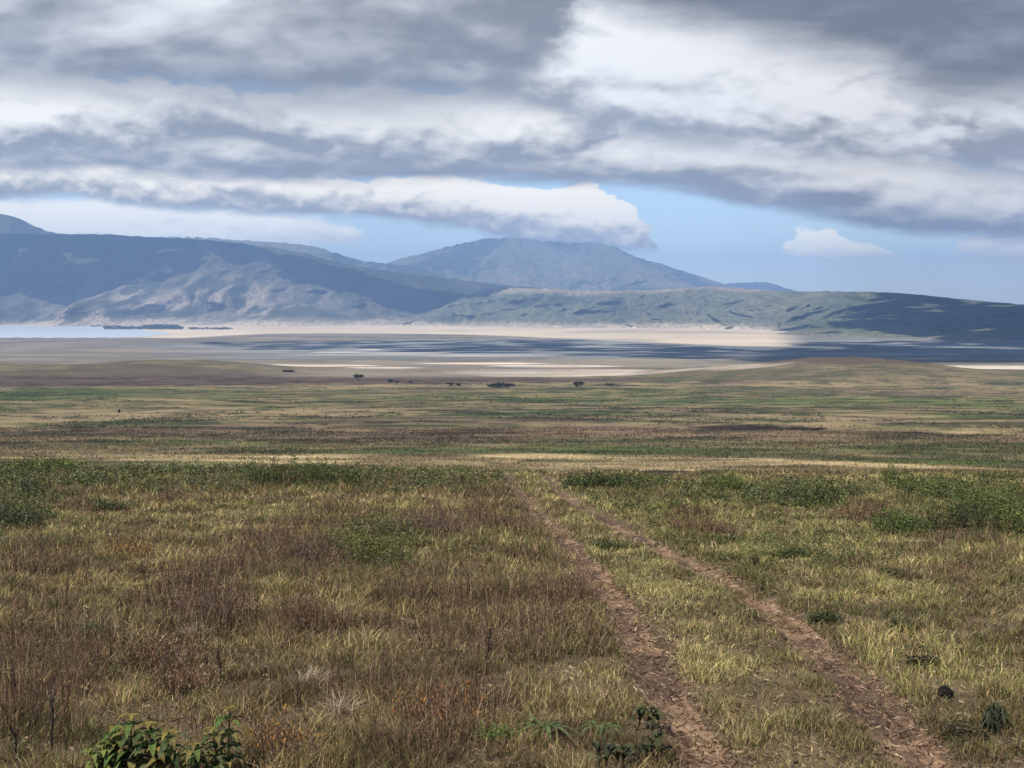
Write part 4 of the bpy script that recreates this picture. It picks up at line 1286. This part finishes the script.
sky = N('ShaderNodeTexSky'); sky.sky_type = 'NISHITA'; sky.sun_disc = False
sky.sun_elevation = math.asin(SUN[2]); sky.sun_rotation = math.atan2(SUN[0], SUN[1]); sky.altitude = 1800; sky.air_density = 1.0; sky.dust_density = 1.0
colr = sky.outputs[0]


# the edges wander both ways
WU = M('ADD', M('MULTIPLY', M('SUBTRACT', nz(120, 70, 4, .55, 51.3), .5), 100), M('MULTIPLY', M('SUBTRACT', nz(26, 16, 4, .6, 57.9), .5), 46))
UX = M('DIVIDE', M('ADD', M('ADD', U, WU), 400), 1800, clamp=True)


def puff(sx, sy, seed, du=0, dw=0, det=7):
    """heaped, rounded billows: soft noise and rounded cells at several sizes"""
    a = nz(sx, sy, det, .56, seed, du, dw, .1)
    wob = M('MULTIPLY', M('SUBTRACT', nz(sx * .6, sy * .6, 3, .55, seed + 2.2, du, dw), .5), 1.2)
    v = N('ShaderNodeTexVoronoi'); v.voronoi_dimensions = '2D'; v.feature = 'F1'; v.inputs['Scale'].default_value = 1.0
    v.inputs['Detail'].default_value = 1.7; v.inputs['Roughness'].default_value = .5; v.normalize = True
    L(vec(M('ADD', M('MULTIPLY', M('ADD', U, du + seed * 37), 1.25 / sx), wob), M('ADD', M('MULTIPLY', M('ADD', W, dw), 1.25 / sy), wob)), v.inputs['Vector'])
    c = M('SUBTRACT', .78, v.outputs['Distance'])
    return M('ADD', M('MULTIPLY', a, .55), M('MULTIPLY', c, .45))


def bank(base, top, T, dark, light, seed, sx=90, sy=42, bamp=16, tamp=34, bsoft=14, tsoft=12, opac=1.0, relief=.5, lift=0.0, mott=.5, gain=(1, 1, 1)):
    """one bank: shadowed flat base, sunlit billowed top"""
    global colr
    nb = nz(sx * 1.3, sy * .7, 5, .58, seed + .3)
    n1 = puff(sx, sy, seed); n2 = puff(sx, sy, seed, sx * .06, sy * .28, 4)
    nl = nz(sx * 2.6, sy * 1.7, 5, .5, seed + 5.1)
    B = M('ADD', curve(base), M('MULTIPLY', M('SUBTRACT', nb, .5), bamp * 4.5))
    Tp = M('ADD', curve(top), M('MULTIPLY', M('SUBTRACT', n1, .5), -tamp * 4.5))
    hb = M('SUBTRACT', B, W); ht = M('SUBTRACT', W, Tp)
    al = M('MULTIPLY', M('MULTIPLY', ss(hb, -bsoft * .5, bsoft), ss(ht, -tsoft * .4, tsoft)), opac)
    h = M('DIVIDE', hb, T)
    emb = M('MULTIPLY', M('SUBTRACT', n1, n2), 3.0 * relief)
    t = M('ADD', M('ADD', h, emb), M('MULTIPLY', M('SUBTRACT', nl, .5), 4.0 * mott))
    t = M('ADD', t, lift)
    ramp = N('ShaderNodeValToRGB'); e = ramp.color_ramp.elements; ramp.color_ramp.interpolation = 'EASE'
    e[0].position = 0; e[0].color = (*(a * b for a, b in zip(dark, gain)), 1); e[1].position = 1; e[1].color = (*(a * b for a, b in zip(light, gain)), 1)
    L(t, ramp.inputs[0])
    sc = N('ShaderNodeVectorMath'); sc.operation = 'SCALE'; sc.inputs['Scale'].default_value = 8.0 / 1.414; L(ramp.outputs[0], sc.inputs[0])
    mx = N('ShaderNodeMix'); mx.data_type = 'RGBA'
    L(al, mx.inputs[0]); L(colr, mx.inputs[6]); L(sc.outputs[0], mx.inputs[7])
    colr = mx.outputs[2]


NO = 300
# farthest and lowest first
bank([(-400, 250), (0, 250), (200, 248), (300, 246), (352, 244), (400, 240), (760, 240), (785, 258), (880, 259), (935, 258), (1030, 268), (1400, 276)],
     [(-400, 198), (0, 197), (100, 199), (200, 206), (300, 214), (345, 228), (366, 246), (380, NO), (925, NO), (940, 246), (960, 236), (1030, 232), (1400, 230)],
     26, (.60, .63, .68), (.92, .93, .95), 3.1, 60, 24, 3, 6, 8, 9, .93, .7, .15, .35, (1.75, 1.64, 1.36))
bank([(-400, 240), (760, 240), (785, 258), (880, 259), (910, 258), (1400, 250)],
     [(-400, NO), (775, NO), (785, 257), (796, 236), (820, 227), (842, 234), (856, 243), (874, 244), (888, 257), (900, NO), (1400, NO)],
     22, (.62, .66, .70), (.92, .93, .95), 44.1, 30, 20, 2, 4, 6, 3, 1, .6, .3, .15, (1.95, 1.84, 1.46))
bank([(-400, 205), (0, 200), (60, 197), (120, 205), (200, 212), (330, 219), (450, 228), (500, 240), (560, 250), (640, 252), (662, 252), (700, 242), (1400, 240)],
     [(-400, 170), (0, 166), (60, 160), (110, 149), (150, 153), (200, 166), (250, 172), (330, 178), (400, 178), (430, 174), (500, 186), (540, 188), (590, 186), (625, 203), (650, 226), (672, 256), (700, NO), (1400, NO)],
     34, (.29, .31, .345), (1.0, 1.0, 1.0), 7.7, 50, 30, 4, 12, 8, 3, 1, .75, -.05, .2, (1.55, 1.43, 1.18))
bank([(-400, 170), (0, 172), (300, 184), (430, 186), (520, 184), (600, 190), (680, 194), (740, 205), (800, 217), (850, 224), (900, 236), (960, 242), (1030, 242), (1400, 244)],
     [(-400, 120), (0, 130), (200, 130), (300, 136), (400, 140), (500, 126), (560, 118), (700, 122), (800, 136), (900, 150), (1000, 160), (1400, 160)],
     50, (.24, .257, .285), (.92, .935, .96), 12.3, 95, 38, 6, 13, 11, 5, 1, .65, -.06, .2, (1.32, 1.25, 1.09))
bank([(-400, 160), (0, 162), (60, 158), (130, 160), (200, 146), (290, 160), (340, 168), (430, 174), (520, 172), (600, 150), (700, 100), (1400, 100)],
     [(-400, 50), (0, 54), (50, 60), (110, 76), (170, 86), (230, 88), (280, 94), (330, 90), (400, 90), (455, 88), (520, 84), (600, 104), (680, NO), (1400, NO)],
     52, (.265, .283, .31), (.99, 1.0, 1.0), 15.9, 76, 42, 7, 13, 12, 5, 1, .75, -.05, .25, (1.28, 1.22, 1.1))
bank([(-400, 60), (400, 90), (500, 112), (560, 132), (640, 150), (700, 160), (800, 166), (900, 176), (1024, 186), (1400, 190)],
     [(-400, -190), (1400, -190)],
     85, (.33, .35, .38), (.90, .92, .94), 21.4, 100, 46, 9, 6, 26, 30, 1, 1.0, -.08, .42, (1.22, 1.19, 1.14))
bank([(-400, 112), (0, 96), (90, 104), (200, 118), (300, 122), (400, 124), (500, 114), (545, 92), (575, 52), (600, 0), (640, -60), (1400, -100)],
     [(-400, -190), (1400, -190)],
     165, (.235, .248, .27), (.88, .90, .93), 27.8, 150, 72, 10, 6, 50, 30, 1, .55, -.20, .42, (1.12, 1.1, 1.06))
bank([(-400, -150), (560, -60), (590, 0), (640, 24), (700, 42), (760, 54), (820, 62), (880, 78), (930, 98), (980, 108), (1030, 110), (1400, 120)],
     [(-400, -190), (1400, -190)],
     420, (.198, .210, .233), (.46, .49, .56), 33.2, 150, 56, 12, 6, 44, 30, 1, .6, 0, .25)

bg = N('ShaderNodeBackground'); bg.inputs['Strength'].default_value = .125; L(colr, bg.inputs['Color'])
wo = N('ShaderNodeOutputWorld'); L(bg.outputs[0], wo.inputs[0])
try:
    world.cycles.sampling_method = 'MANUAL'; world.cycles.sample_map_resolution = 512
except Exception:
    pass

# ------------------------------------------------------------------ camera and render settings
cd = bpy.data.cameras.new('camera'); cd.sensor_width = 36; cd.lens = 36 * F / 1024; cd.clip_start = .1; cd.clip_end = 200000
co = bpy.data.objects.new('camera', cd); COL.objects.link(co)
co.location = (0, 0, CAMZ); co.rotation_euler = (math.radians(90) - PITCH, 0, 0)
scene.camera = co
scene.render.engine = 'CYCLES'
cy = scene.cycles
cy.use_denoising = True
try: cy.denoiser = 'OPENIMAGEDENOISE'
except Exception: pass
cy.max_bounces = 5; cy.diffuse_bounces = 2; cy.glossy_bounces = 2; cy.transmission_bounces = 3; cy.transparent_max_bounces = 6; cy.volume_bounces = 0
cy.sample_clamp_indirect = 6
scene.view_settings.view_transform = 'Standard'; scene.view_settings.look = 'None'
scene.view_settings.exposure = .56; scene.view_settings.gamma = 1; scene.view_settings.use_curve_mapping = False
